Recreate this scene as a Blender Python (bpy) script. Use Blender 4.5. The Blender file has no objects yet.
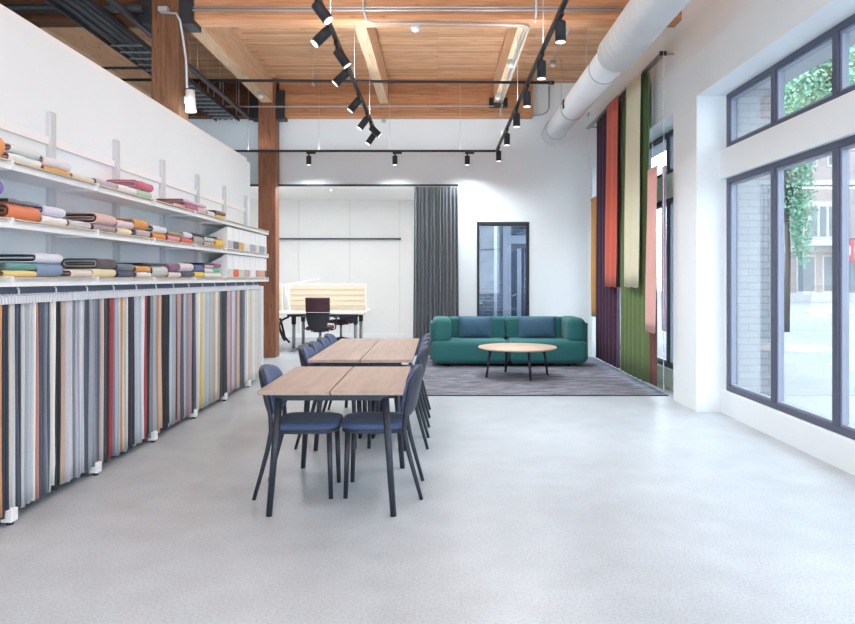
import bpy, math, random
from mathutils import Vector, Matrix
C = bpy.data.collections.new('showroom'); bpy.context.scene.collection.children.link(C)
PI = math.pi
R = random.Random(7)

# ------------------------------------------------------------------ colour and materials
def lin(h):
    h = h.lstrip('#'); out = []
    for i in (0, 2, 4):
        c = int(h[i:i+2], 16)/255
        out.append(c/12.92 if c <= .04045 else ((c+.055)/1.055)**2.4)
    return (*out, 1)
MATS = {}
def nodes(m):
    m.use_nodes = True
    nt = m.node_tree
    return nt, nt.nodes, nt.links, nt.nodes['Principled BSDF']
def mat(name, col, rough=.6, metal=0, spec=.5, noise=0, scale=20, bump=0, bscale=None, emit=None, sheen=0, stretch=(1,1,1)):
    key = name
    if key in MATS: return MATS[key]
    m = bpy.data.materials.new(name); nt, N, L, p = nodes(m)
    c = lin(col) if isinstance(col, str) else col
    p.inputs['Base Color'].default_value = c
    p.inputs['Roughness'].default_value = rough
    p.inputs['Metallic'].default_value = metal
    p.inputs['Specular IOR Level'].default_value = spec
    if sheen:
        p.inputs['Sheen Weight'].default_value = sheen
    if noise or bump:
        tc = N.new('ShaderNodeTexCoord'); mp = N.new('ShaderNodeMapping'); mp.inputs['Scale'].default_value = stretch
        L.new(tc.outputs['Object'], mp.inputs[0])
        nz = N.new('ShaderNodeTexNoise'); nz.inputs['Scale'].default_value = scale; nz.inputs['Detail'].default_value = 5
        L.new(mp.outputs[0], nz.inputs['Vector'])
        if noise:
            rp = N.new('ShaderNodeValToRGB')
            a = [max(0, x*(1-noise)) for x in c[:3]]; b = [min(1, x*(1+noise)) for x in c[:3]]
            rp.color_ramp.elements[0].position = .3; rp.color_ramp.elements[0].color = (*a, 1)
            rp.color_ramp.elements[1].position = .7; rp.color_ramp.elements[1].color = (*b, 1)
            L.new(nz.outputs['Fac'], rp.inputs[0]); L.new(rp.outputs[0], p.inputs['Base Color'])
        if bump:
            n2 = N.new('ShaderNodeTexNoise'); n2.inputs['Scale'].default_value = bscale or scale; n2.inputs['Detail'].default_value = 3
            L.new(mp.outputs[0], n2.inputs['Vector'])
            bp = N.new('ShaderNodeBump'); bp.inputs['Strength'].default_value = bump; bp.inputs['Distance'].default_value = .01
            L.new(n2.outputs['Fac'], bp.inputs['Height']); L.new(bp.outputs[0], p.inputs['Normal'])
    if emit:
        p.inputs['Emission Color'].default_value = c; p.inputs['Emission Strength'].default_value = emit
    MATS[key] = m
    return m
def mixrgb(N, L, fac, a, b, mode='MIX'):
    x = N.new('ShaderNodeMix'); x.data_type = 'RGBA'; x.blend_type = mode
    for s, v in ((0, fac), (6, a), (7, b)):
        if hasattr(v, 'is_linked') or hasattr(v, 'links'): L.new(v, x.inputs[s])
        else: x.inputs[s].default_value = v
    return x.outputs[2]
def wood(name, c1, c2, knot, along='X', plank=.09, length=3.0, rough=.6, line=.6, grain=1.0):
    """sawn boards: long brick pattern for the boards, stretched noise for grain, voronoi for knots"""
    m = bpy.data.materials.new(name); nt, N, L, p = nodes(m); MATS[name] = m
    tc = N.new('ShaderNodeTexCoord'); sep = N.new('ShaderNodeSeparateXYZ'); L.new(tc.outputs['Object'], sep.inputs[0])
    cmb = N.new('ShaderNodeCombineXYZ')
    o = {'X': 'XYZ', 'Y': 'YXZ', 'Z': 'ZXY', 'W': 'XZY'}[along]
    L.new(sep.outputs[o[0]], cmb.inputs[0]); L.new(sep.outputs[o[1]], cmb.inputs[1]); L.new(sep.outputs[o[2]], cmb.inputs[2])
    mp = N.new('ShaderNodeMapping'); L.new(cmb.outputs[0], mp.inputs[0]); mp.inputs['Scale'].default_value = (1.2, 14, 14)
    n1 = N.new('ShaderNodeTexNoise'); n1.inputs['Scale'].default_value = 2.2*grain; n1.inputs['Detail'].default_value = 7; n1.inputs['Distortion'].default_value = .6
    L.new(mp.outputs[0], n1.inputs['Vector'])
    r1 = N.new('ShaderNodeValToRGB'); r1.color_ramp.elements[0].position = .32; r1.color_ramp.elements[1].position = .68
    r1.color_ramp.elements[0].color = lin(c1); r1.color_ramp.elements[1].color = lin(c2)
    L.new(n1.outputs['Fac'], r1.inputs[0]); col = r1.outputs[0]
    if plank:
        bk = N.new('ShaderNodeTexBrick'); L.new(cmb.outputs[0], bk.inputs['Vector'])
        bk.inputs['Scale'].default_value = 1; bk.inputs['Brick Width'].default_value = length; bk.inputs['Row Height'].default_value = plank
        bk.inputs['Mortar Size'].default_value = .0045; bk.inputs['Mortar Smooth'].default_value = .4
        bk.inputs['Color1'].default_value = (1, 1, 1, 1); bk.inputs['Color2'].default_value = (.62, .6, .58, 1); bk.inputs['Mortar'].default_value = (1-line, 1-line, 1-line, 1)
        bk.inputs['Bias'].default_value = -.15
        col = mixrgb(N, L, 1.0, col, bk.outputs['Color'], 'MULTIPLY')
    if knot:
        mk = N.new('ShaderNodeMapping'); L.new(cmb.outputs[0], mk.inputs[0]); mk.inputs['Scale'].default_value = (2.2, 9, 9)
        vo = N.new('ShaderNodeTexVoronoi'); vo.inputs['Scale'].default_value = 1.1; L.new(mk.outputs[0], vo.inputs['Vector'])
        rk = N.new('ShaderNodeValToRGB'); rk.color_ramp.elements[0].position = .04; rk.color_ramp.elements[1].position = .14
        rk.color_ramp.elements[0].color = (.75, .75, .75, 1); rk.color_ramp.elements[1].color = (0, 0, 0, 1)
        L.new(vo.outputs['Distance'], rk.inputs[0])
        col = mixrgb(N, L, rk.outputs[0], col, lin(knot))
    L.new(col, p.inputs['Base Color']); p.inputs['Roughness'].default_value = rough; p.inputs['Specular IOR Level'].default_value = .3
    return m
def brick(name, c1, c2, mortar, along='XZ', w=.22, h=.075):
    m = bpy.data.materials.new(name); nt, N, L, p = nodes(m); MATS[name] = m
    tc = N.new('ShaderNodeTexCoord'); sep = N.new('ShaderNodeSeparateXYZ'); L.new(tc.outputs['Object'], sep.inputs[0])
    add = N.new('ShaderNodeMath'); add.operation = 'ADD'; L.new(sep.outputs['X'], add.inputs[0]); L.new(sep.outputs['Y'], add.inputs[1])
    cmb = N.new('ShaderNodeCombineXYZ'); L.new(add.outputs[0], cmb.inputs[0]); L.new(sep.outputs['Z'], cmb.inputs[1])
    bk = N.new('ShaderNodeTexBrick'); L.new(cmb.outputs[0], bk.inputs['Vector']); bk.inputs['Scale'].default_value = 1
    bk.inputs['Brick Width'].default_value = w; bk.inputs['Row Height'].default_value = h; bk.inputs['Mortar Size'].default_value = .006
    bk.inputs['Color1'].default_value = lin(c1); bk.inputs['Color2'].default_value = lin(c2); bk.inputs['Mortar'].default_value = lin(mortar)
    L.new(bk.outputs['Color'], p.inputs['Base Color']); p.inputs['Roughness'].default_value = .85
    return m
def concrete():
    m = bpy.data.materials.new('polished concrete'); nt, N, L, p = nodes(m)
    tc = N.new('ShaderNodeTexCoord')
    def nz(s, d, lo, hi, c1, c2):
        n = N.new('ShaderNodeTexNoise'); n.inputs['Scale'].default_value = s; n.inputs['Detail'].default_value = d; L.new(tc.outputs['Object'], n.inputs['Vector'])
        r = N.new('ShaderNodeValToRGB'); r.color_ramp.elements[0].position = lo; r.color_ramp.elements[1].position = hi
        r.color_ramp.elements[0].color = (*[c1]*3, 1); r.color_ramp.elements[1].color = (*[c2]*3, 1); L.new(n.outputs['Fac'], r.inputs[0]); return r.outputs[0], n
    a, _ = nz(.9, 5, .32, .66, .86, 1.0)
    b, nb = nz(75, 6, .36, .55, .82, 1.0)
    c, _ = nz(4, 8, .35, .65, .91, 1.0)
    base = N.new('ShaderNodeRGB'); base.outputs[0].default_value = FLOORCOL
    x = mixrgb(N, L, 1.0, base.outputs[0], a, 'MULTIPLY'); x = mixrgb(N, L, 1.0, x, b, 'MULTIPLY'); x = mixrgb(N, L, 1.0, x, c, 'MULTIPLY')
    L.new(x, p.inputs['Base Color'])
    rr, _ = nz(1.5, 3, .3, .7, .30, .42); L.new(rr, p.inputs['Roughness']); p.inputs['Specular IOR Level'].default_value = .45
    bp = N.new('ShaderNodeBump'); bp.inputs['Strength'].default_value = .03; bp.inputs['Distance'].default_value = .004
    L.new(nb.outputs['Fac'], bp.inputs['Height']); L.new(bp.outputs[0], p.inputs['Normal'])
    return m
FLOORCOL = lin('#bfc7ce')
def glass(name='window glass', tint=(.87, .89, .9), refl=.07):
    m = bpy.data.materials.new(name); m.use_nodes = True; nt = m.node_tree; N = nt.nodes; L = nt.links
    for n in list(N): N.remove(n)
    o = N.new('ShaderNodeOutputMaterial'); mx = N.new('ShaderNodeMixShader'); t = N.new('ShaderNodeBsdfTransparent'); g = N.new('ShaderNodeBsdfGlossy')
    t.inputs[0].default_value = (*tint, 1); g.inputs['Roughness'].default_value = .01
    lw = N.new('ShaderNodeLayerWeight'); lw.inputs[0].default_value = .25
    mt = N.new('ShaderNodeMath'); mt.operation = 'MULTIPLY_ADD'; mt.inputs[1].default_value = .35; mt.inputs[2].default_value = refl
    L.new(lw.outputs['Facing'], mt.inputs[0]); L.new(mt.outputs[0], mx.inputs[0]); L.new(t.outputs[0], mx.inputs[1]); L.new(g.outputs[0], mx.inputs[2]); L.new(mx.outputs[0], o.inputs[0])
    MATS[name] = m
    return m
M_floor = concrete()
M_wall = mat('white wall paint', '#e9f0f4', .75, noise=.012, scale=2)
M_warm = mat('warm white panel', '#eae9e7', .7, noise=.02, scale=1.5)
M_deck = wood('fir deck boards', '#c58e68', '#e2b48e', '#865a3e', 'X', .105, 2.8, .6, .42)
M_beam = wood('fir beam', '#d4aa86', '#ecccaa', '#9a6c4c', 'Y', .3, 40, .55, .12)
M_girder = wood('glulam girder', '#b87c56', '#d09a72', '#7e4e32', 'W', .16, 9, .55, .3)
M_dgirder = wood('dark girder boards', '#4d2e1b', '#6b4126', '#2c180c', 'W', .16, 9, .6, .3)  # darker brown boards for the girders left of the posts
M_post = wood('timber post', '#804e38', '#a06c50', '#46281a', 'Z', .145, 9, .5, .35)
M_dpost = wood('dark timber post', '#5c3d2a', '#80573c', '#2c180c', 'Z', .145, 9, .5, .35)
M_ply = mat('birch plywood', '#dccbb0', .6, noise=.08, scale=6)
M_black = mat('black metal', '#26282e', .45, spec=.4)
M_dark = mat('charcoal powder coat', '#272c38', .42, spec=.45)
M_frame = mat('window frame slate', '#50566a', .45, spec=.45)
M_steel = mat('brushed steel', '#a3a6aa', .35, metal=.85)
M_galv = mat('galvanized conduit', '#b8babc', .4, metal=.5)
M_duct = mat('galvanized duct', '#e4e7ea', .45, metal=.12, noise=.04, scale=3)
M_ductw = mat('white duct', '#e3e5e8', .5, noise=.03, scale=4)
M_white = mat('white powder coat', '#eff0f1', .45)
M_upr = mat('light grey upright', '#cdd0d5', .5)
M_offw = mat('white plastic', '#e2e4e8', .4)
M_clip = mat('white hanger clip', '#dcdfe6', .45)
M_slate = mat('slate rail mesh', '#535d70', .6, noise=.2, scale=260)
M_navy = mat('navy wool', '#47597c', .85, noise=.1, scale=120, bump=.15, bscale=400, sheen=.1)
M_sofa = mat('green wool', '#256a6c', .8, noise=.08, scale=90, bump=.12, bscale=500, sheen=.1)
M_pillow = mat('blue pillow', '#3a617c', .8, noise=.15, scale=60, bump=.2, bscale=300, sheen=.1)
M_curt = mat('grey curtain', '#666b73', .85, noise=.06, scale=60, sheen=.2)
M_glass = glass()
M_glass2 = glass('door glass', (.72, .78, .86), .06)
M_lampface = mat('lamp lens', '#fff6e8', .3, emit=2)
M_otop = wood('oak veneer', '#a18d80', '#b39f92', None, 'Y', 0, 1, .45, 0, .6)
M_otop2 = wood('light oak veneer', '#c8b09b', '#d6c0ac', None, 'X', 0, 1, .45, 0, .6)

# ------------------------------------------------------------------ mesh building
class MB:
    def __init__(s): s.v = []; s.f = []; s.sm = []; s.mi = []
    def add(s, vs, fs, smooth=False, mi=0):
        b = len(s.v); s.v += [tuple(p) for p in vs]
        for f in fs: s.f.append([b+i for i in f]); s.sm.append(smooth); s.mi.append(mi)
        return s
    def box(s, x0, x1, y0, y1, z0, z1, mi=0):
        vs = [(x, y, z) for z in (z0, z1) for y in (y0, y1) for x in (x0, x1)]
        return s.add(vs, [(0,2,3,1),(4,5,7,6),(0,1,5,4),(2,6,7,3),(0,4,6,2),(1,3,7,5)], mi=mi)
    def cbox(s, c, d, mi=0, rot=None):
        vs = []
        for z in (-.5, .5):
            for y in (-.5, .5):
                for x in (-.5, .5):
                    p = Vector((x*d[0], y*d[1], z*d[2]))
                    if rot: p = rot @ p
                    vs.append(p+Vector(c))
        return s.add(vs, [(0,2,3,1),(4,5,7,6),(0,1,5,4),(2,6,7,3),(0,4,6,2),(1,3,7,5)], mi=mi)
    def tube(s, pts, r, n=10, cap=True, mi=0, flat=None):
        pts = [Vector(p) for p in pts]; rs = r if isinstance(r, (list, tuple)) else [r]*len(pts)
        rings = []; up = None
        for i, p in enumerate(pts):
            d = (pts[min(i+1, len(pts)-1)]-pts[max(i-1, 0)]).normalized()
            if up is None:
                up = Vector((0, 0, 1)) if abs(d.z) < .9 else Vector((1, 0, 0))
            a = d.cross(up)
            if a.length < 1e-4: a = d.cross(Vector((0, 1, 0)))
            a.normalize(); b = a.cross(d).normalized(); up = b
            rings.append([p+a*math.cos(2*PI*k/n)*rs[i]+b*math.sin(2*PI*k/n)*rs[i]*(flat or 1) for k in range(n)])
        vs = [q for rg in rings for q in rg]; fs = []
        for i in range(len(pts)-1):
            for k in range(n):
                fs.append((i*n+k, i*n+(k+1) % n, (i+1)*n+(k+1) % n, (i+1)*n+k))
        s.add(vs, fs, True, mi)
        if cap:
            b = len(s.v)-len(vs)
            s.f.append([b+k for k in range(n)][::-1]); s.sm.append(False); s.mi.append(mi)
            e = b+(len(pts)-1)*n; s.f.append([e+k for k in range(n)]); s.sm.append(False); s.mi.append(mi)
        return s
    def lathe(s, prof, c, n=24, axis=None, mi=0, smooth=True):
        """prof: (r, h) pairs along local z; axis rotates"""
        rot = Vector((0, 0, 1)).rotation_difference(Vector(axis).normalized()).to_matrix() if axis else Matrix.Identity(3)
        vs = []; fs = []
        for r, h in prof:
            for k in range(n):
                a = 2*PI*k/n; vs.append(rot @ Vector((r*math.cos(a), r*math.sin(a), h))+Vector(c))
        for i in range(len(prof)-1):
            for k in range(n): fs.append((i*n+k, i*n+(k+1) % n, (i+1)*n+(k+1) % n, (i+1)*n+k))
        fs.append(tuple(range(n))[::-1]); fs.append(tuple((len(prof)-1)*n+k for k in range(n)))
        return s.add(vs, fs, smooth, mi)
    def prism(s, poly, axis, a, b, smooth=False, mi=0):
        """poly of 2D points extruded along axis from a to b; axis x: (y,z), y: (x,z), z: (x,y)"""
        def P(u, v, t): return {'x': (t, u, v), 'y': (u, t, v), 'z': (u, v, t)}[axis]
        n = len(poly); vs = [P(u, v, a) for u, v in poly]+[P(u, v, b) for u, v in poly]
        s.add(vs, [(i, (i+1) % n, n+(i+1) % n, n+i) for i in range(n)], smooth, mi)
        k = len(s.v)-2*n
        s.f.append([k+i for i in range(n)][::-1]); s.f.append([k+n+i for i in range(n)]); s.sm += [False]*2; s.mi += [mi]*2
        return s
    def build(s, name, m, parent=None, bevel=0, seg=2, sub=0, loc=None):
        me = bpy.data.meshes.new(name); me.from_pydata(s.v, [], s.f)
        ms = m if isinstance(m, (list, tuple)) else [m]
        for x in ms: me.materials.append(x)
        me.polygons.foreach_set('use_smooth', s.sm); me.polygons.foreach_set('material_index', s.mi); me.update()
        import bmesh
        bm = bmesh.new(); bm.from_mesh(me); bmesh.ops.recalc_face_normals(bm, faces=bm.faces); bm.to_mesh(me); bm.free()
        o = bpy.data.objects.new(name, me); C.objects.link(o)
        if parent: o.parent = parent
        if loc: o.location = loc
        if bevel:
            b = o.modifiers.new('bevel', 'BEVEL'); b.width = bevel; b.segments = seg; b.limit_method = 'ANGLE'; b.angle_limit = .7; b.harden_normals = False
            if seg > 2:
                for p in me.polygons: p.use_smooth = True
        if sub:
            q = o.modifiers.new('sub', 'SUBSURF'); q.levels = sub; q.render_levels = sub
        return o
def grid(fn, nu, nv, thick=None, mi=0):
    mb = MB(); vs = [fn(i/nu, j/nv) for j in range(nv+1) for i in range(nu+1)]
    fs = [(j*(nu+1)+i, j*(nu+1)+i+1, (j+1)*(nu+1)+i+1, (j+1)*(nu+1)+i) for j in range(nv) for i in range(nu)]
    mb.add(vs, fs, True, mi)
    return mb
def solidify(o, t, off=0):
    m = o.modifiers.new('solid', 'SOLIDIFY'); m.thickness = t; m.offset = off; return o
def tag(o, label=None, cat=None, group=None, kind=None):
    if label: o['label'] = label
    if cat: o['category'] = cat
    if group: o['group'] = group
    if kind: o['kind'] = kind
    return o
def thing(name, label, cat, loc=(0, 0, 0), rz=0, group=None):
    o = bpy.data.objects.new(name, None); C.objects.link(o); o.location = loc; o.rotation_euler = (0, 0, rz); o.empty_display_size = .1
    return tag(o, label, cat, group)
def struct(name, mb, m, parent=None, **k):
    o = mb.build(name, m, parent, **k)
    if not parent: o['kind'] = 'structure'
    return o
def children(o): return [c for c in C.objects if c.parent == o]
def copy_tree(o, parent=None):
    c = o.copy(); C.objects.link(c)
    if parent: c.parent = parent
    for ch in children(o): copy_tree(ch, c)
    return c
F = 700.0; CX = 438.0; CY = 278.0; H = 1.4
def px(x, Y): return (x-CX)*Y/F
def pz(y, Y): return H-(y-CY)*Y/F

# ------------------------------------------------------------------ room shell
YB = 12.6; YR = -5.0; XL = -8.0; XR = 2.70; XS = 2.945; XW = 3.02; ZD = 4.91
struct('floor', MB().box(XL, 3.1, YR, 16.6, -.12, 0), M_floor)
struct('ceiling', MB().box(XL, 3.1, YR, YB+.3, ZD, ZD+.1), M_deck)
struct('wall_left', MB().box(XL-.12, XL, YR, YB, 0, ZD), M_wall)
struct('wall_partition', MB().box(-2.87, -2.75, -3.5, 10.24, 0, 3.08), M_wall)
# back wall with opening to the office alcove and a glazed door
wb = MB()
wb.box(XL, -3.9, YB, YB+.16, 0, ZD)
wb.box(-3.9, .22, YB, YB+.16, 3.06, ZD)
wb.box(.22, .70, YB, YB+.16, 0, ZD)
wb.box(.70, 1.64, YB, YB+.16, 2.41, ZD)
wb.box(1.64, 3.1, YB, YB+.16, 0, ZD)
struct('wall_back', wb, M_wall)
# right wall: plane XR above the niches, pier between them, sill and spandrel inside
wr = MB()
wr.box(XR, 3.1, YR, YB, 3.30, ZD)            # above niches
wr.box(XR, 3.1, 7.31, 8.03, 0, 3.30)         # pier
wr.box(XR, 3.1, 12.25, YB, 0, 3.30)
wr.box(XW-.02, 3.1, 7.26, 7.31, .235, 2.43).box(XW-.02, 3.1, 7.26, 7.31, 2.73, 3.30)
for y0, y1 in ((YR, 7.31), (8.03, 12.25)):
    wr.box(XS, 3.1, y0, y1, 0, .235)
    wr.box(XS, 3.1, y0, y1, 2.43, 2.73)
struct('wall_right', wr, M_wall)
struct('baseboard_right', MB().box(XS-.012, XS, 8.03, 12.25, 0, .07), M_white)
struct('baseboard_back', MB().box(1.64, XR, YB-.012, YB, 0, .08).box(.3, .70, YB-.012, YB, 0, .08), M_white)
# unseen rear wall, its storefront glazing added to let daylight in
rw = MB()
rw.box(XL, 3.1, YR-.12, YR, 0, .25).box(XL, 3.1, YR-.12, YR, 4.0, ZD).box(XL, -7.2, YR-.12, YR, .25, 4.0).box(2.7, 3.1, YR-.12, YR, .25, 4.0)
struct('wall_rear', rw, M_wall)
t = thing('window_5', None, None); t['kind'] = 'structure'
w = MB(); gl = MB(); xs = [-7.2+k*9.9/8 for k in range(9)]
for x in xs: w.box(x-.03, x+.03, YR-.1, YR-.04, .25, 4.0)
for z in (.25, 2.6, 3.95): w.box(-7.2, 2.7, YR-.1, YR-.04, z, z+.05)
w.build('window_frame', M_frame, t); gl.box(-7.2, 2.7, YR-.075, YR-.07, .25, 4.0).build('glass_pane', M_glass, t)

def window(n, y0, y1, z0, z1, mull):
    t = thing('window_%d' % n, None, None); t['kind'] = 'structure'
    f = MB(); fw = .055
    f.box(XW-.03, XW+.05, y0, y1, z0, z0+fw).box(XW-.03, XW+.05, y0, y1, z1-fw, z1)
    f.box(XW-.03, XW+.05, y1-fw-.02, y1, z0+fw, z1-fw).box(XW-.03, XW+.05, y0, y0+fw, z0+fw, z1-fw)
    f.build('window_frame', M_frame, t, bevel=.004)
    ys = [y0+.02]+sorted(mull)+[y1-.02]
    for m in mull:
        MB().box(XW-.035, XW+.055, m-.035, m+.035, z0+fw, z1-fw).build('mullion', M_frame, t, bevel=.004)
    for a, b in zip(ys[:-1], ys[1:]):
        MB().box(XW+.012, XW+.018, a+.035, b-.035, z0+fw*.8, z1-fw*.8).build('glass_pane', M_glass, t)
        s = MB()   # slimmer inner sash
        zz0, zz1 = z0+fw, z1-fw
        s.box(XW-.012, XW+.04, a+.035, a+.06, zz0, zz1).box(XW-.012, XW+.04, b-.06, b-.035, zz0, zz1)
        s.box(XW-.012, XW+.04, a+.06, b-.06, zz0, zz0+.02).box(XW-.012, XW+.04, a+.06, b-.06, zz1-.02, zz1)
        s.build('sash', M_sash, t)
    return t
M_sash = mat('pale sash', '#8b93a3', .45)
mu1 = [6.25, 5.27, 4.28, 3.28, 2.28, 1.28, .28, -.72, -1.72, -2.72, -3.72]
mu2 = [11.1, 10.12, 9.12]
window(1, YR+.05, 7.26, .235, 2.43, mu1); window(2, YR+.05, 7.26, 2.73, 3.30, mu1)
window(3, 8.03, 12.25, .235, 2.43, mu2); window(4, 8.03, 12.25, 2.73, 3.30, mu2)

# ceiling timbers
def girder(y0, y1, z0):
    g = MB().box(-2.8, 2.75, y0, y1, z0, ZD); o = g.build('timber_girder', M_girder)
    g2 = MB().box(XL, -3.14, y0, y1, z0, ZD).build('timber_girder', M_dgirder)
    return o, g2
a, b = girder(7.75, 7.99, 4.26)
tag(a, 'orange brown timber girder crossing the top of the picture above the track lights', 'beam')
tag(b, 'dark timber girder at top left, running into the front post', 'beam')
a, b = girder(12.36, 12.6, 4.26)
for v in a.data.vertices:
    if v.co.x > 0: v.co.x = 1.68
tag(a, 'orange timber girder lying against the white back wall', 'beam')
tag(b, 'dark timber girder behind the back post, left of it', 'beam')
for x0, x1, lab in ((-5.05, -4.84, 'timber beam at far left, its end above the white partition'), (-3.10, -2.90, 'broad timber beam running from front girder to the back post'),
                    (-1.03, -.88, 'middle timber beam between the two rows of spotlights'), (.98, 1.14, 'right hand timber beam carrying two thin conduits')):
    o = MB().box(x0, x1, 7.99, 12.36, 4.48, ZD).build('timber_beam', M_beam, bevel=.004); tag(o, lab, 'beam', 'ceiling beams between the girders')
def post(y0, lab, m):
    t = thing('timber_post', lab, 'post', (-3.0, y0+.16, 0), 0, 'square timber posts')
    MB().box(-.155, .15, -.16, .14, 0, ZD).build('shaft', m, t, bevel=.008)
    MB().box(-.30, -.158, -.155, .135, 4.2, 4.7).build('steel_bracket', M_black, t, bevel=.004)
    MB().box(.153, .30, -.155, .135, 4.2, 4.7).build('steel_bracket', M_black, t, bevel=.004)
    return t
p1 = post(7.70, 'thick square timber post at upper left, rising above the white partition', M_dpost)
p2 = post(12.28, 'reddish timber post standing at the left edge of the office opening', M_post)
for ch in children(p1):
    if ch.name.startswith('steel'): pass
o = MB().box(.90, .975, 12.26, 12.36, 4.42, 4.56).box(1.145, 1.22, 12.26, 12.36, 4.42, 4.56).box(.90, 1.22, 12.22, 12.36, 4.40, 4.42).build('beam_hanger', M_black)
tag(o, 'black steel hanger under the far end of the right hand beam', 'bracket')

# ------------------------------------------------------------------ alcove office
al = MB().box(-5.2, .42, 16.5, 16.6, 0, 3.3)
struct('wall_office_back', al, M_warm)
struct('wall_office_right', MB().box(.22, .34, YB+.16, 16.5, 0, 3.3), M_warm)
struct('wall_office_left', MB().box(-5.3, -5.2, YB+.16, 16.5, 0, 3.3), M_warm)
struct('ceiling_office', MB().box(-5.2, .22, YB+.16, 16.5, 3.24, 3.3), M_warm)
struct('baseboard_office', MB().box(-5.2, .22, 16.48, 16.5, 0, .1), M_white)
sm = MB()
for x in (-3.28, -2.08, -.9): sm.box(x-.004, x+.004, 16.492, 16.5, .1, 3.24)
struct('trim_1', sm, mat('panel joint', '#c9c6c1', .8))
o = MB().box(-4.6, px(401, 16.4), 16.38, 16.42, 2.30, 2.335)
for x in (-4.2, -2.9, -1.2): o.box(x-.01, x+.01, 16.42, 16.5, 2.305, 2.33)
tag(o.build('wall_rail', M_black), 'thin black horizontal rail on the back wall of the office', 'rail')
o = MB().box(px(250, 12.5)-.3, .36, 12.50, 12.54, 3.04, 3.075)
for x in (-3.6, -2.2, -1.2, -.2): o.box(x-.012, x+.012, 12.54, 12.6, 3.05, 3.07)
tag(o.build('curtain_track', M_black), 'black curtain track along the top of the office opening', 'track')
# curtain
def curtain(u, v):
    x0 = -.42+(.02 if v > .5 else 0)*0; z = .02+v*3.0
    sx = 1+.06*(1-v)
    x = -.03+(-.39+.77*u)*sx
    return (x, 12.52-.06+.036*math.sin(u*13*2*PI+1.3*math.sin(u*11))*(1-.25*v)*(1+.3*math.sin(u*23))+.01*math.sin(u*47+v*3), z)
tc = thing('curtain', 'dark grey pleated floor length curtain gathered at right of the office opening', 'curtain', (0, 0, 0))
solidify(grid(curtain, 190, 14).build('curtain_cloth', M_curt, tc), .004)
o = MB()
for k in range(15): o.box(-.4+k*.052, -.392+k*.052, 12.49, 12.51, 3.0, 3.045)
o.build('curtain_hooks', M_black, tc)
# sprinkler in office ceiling
t = thing('sprinkler', 'small pendant sprinkler under the office ceiling', 'sprinkler', (px(331, 14), 14, 3.24))
MB().tube([(0, 0, 0), (0, 0, -.07)], .012).build('pipe', M_galv, t); MB().lathe([(.03, -.1), (.035, -.095), (.01, -.07), (.02, -.06)], (0, 0, 0), 12).build('head', M_steel, t)

# desks
M_felt = mat('cream felt', '#d6ccb8', .85, noise=.04, scale=40)
M_desk = mat('white laminate', '#efeae3', .4)
M_leg = mat('grey leg', '#a0a3a8', .4, metal=.3)
def desk(x0, x1, y0, y1, legs, lab):
    t = thing('desk', lab, 'desk', ((x0+x1)/2, (y0+y1)/2, 0), 0, 'height adjustable desks')
    ox, oy = (x0+x1)/2, (y0+y1)/2
    MB().box(x0-ox, x1-ox, y0-oy, y1-oy, .715, .745).build('desk_top', M_desk, t, bevel=.003)
    MB().box(x0-ox+.1, x1-ox-.1, -.05, .05, .65, .713).build('cross_beam', M_dark, t)
    for lx in legs:
        MB().tube([(lx-ox, .0, .50), (lx-ox, .0, .66)], .045, 12).build('leg_sleeve', M_dark, t)
        MB().tube([(lx-ox, 0, .03), (lx-ox, 0, .60)], .033, 12).build('leg', M_leg, t)
        MB().box(lx-ox-.035, lx-ox+.035, -.32, .32, 0, .035).build('foot', M_leg, t, bevel=.005)
    return t
desk(-3.02, -1.44, 13.20, 13.98, (-2.80, -1.60), 'white office desk in front of the cream screen, nearest the opening')
desk(-3.02, -1.42, 14.16, 14.92, (-2.80, -1.60), 'white office desk on the far side of the cream screen')
desk(-4.66, -3.06, 13.20, 13.98, (-3.28, -4.4), 'white office desk mostly hidden behind the reddish post')
def screen(x0, x1, lab):
    t = thing('desk_screen', lab, 'screen', ((x0+x1)/2, 14.07, 0), 0, 'cream felt desk screens'); w = (x1-x0)/2
    MB().box(-w, w, -.012, .012, .66, 1.26).build('panel', M_felt, t)
    MB().box(-w, w, -.018, .018, 1.26, 1.28).box(-w, -w+.02, -.018, .018, .66, 1.26).box(w-.02, w, -.018, .018, .66, 1.26).build('frame', M_white, t)
    s = MB()
    for k in range(4): s.box(-w+.02, w-.02, -.024, -.012, .84+k*.11, .853+k*.11)
    s.build('groove_strip', mat('beige strip', '#c4b69c', .7), t)
screen(px(289, 14.07), px(366.5, 14.07), 'long cream screen with horizontal ribs standing behind the near desk')
screen(-4.66, px(283.3, 14.07), 'cream screen end showing just right of the reddish post')
# desk lamp
t = thing('desk_lamp', 'thin white articulated lamp standing on the near office desk', 'lamp', (px(290, 13.7), 13.7, .745))
MB().lathe([(.09, 0), (.09, .012), (.02, .016)], (0, 0, 0), 20).build('lamp_base', M_white, t)
MB().tube([(0, 0, .01), (-.1, 0, .53)], .014, 8).build('lower_arm', M_white, t)
MB().tube([(-.13, 0, .52), (.42, 0, .61)], .013, 8).tube([(-.1, 0, .53), (-.04, 0, .30)], .006, 8).build('upper_arm', M_white, t)
MB().cbox((.45, 0, .615), (.24, .06, .022), rot=Matrix.Rotation(-.16, 3, 'Y')).build('lamp_head', M_white, t)
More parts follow.
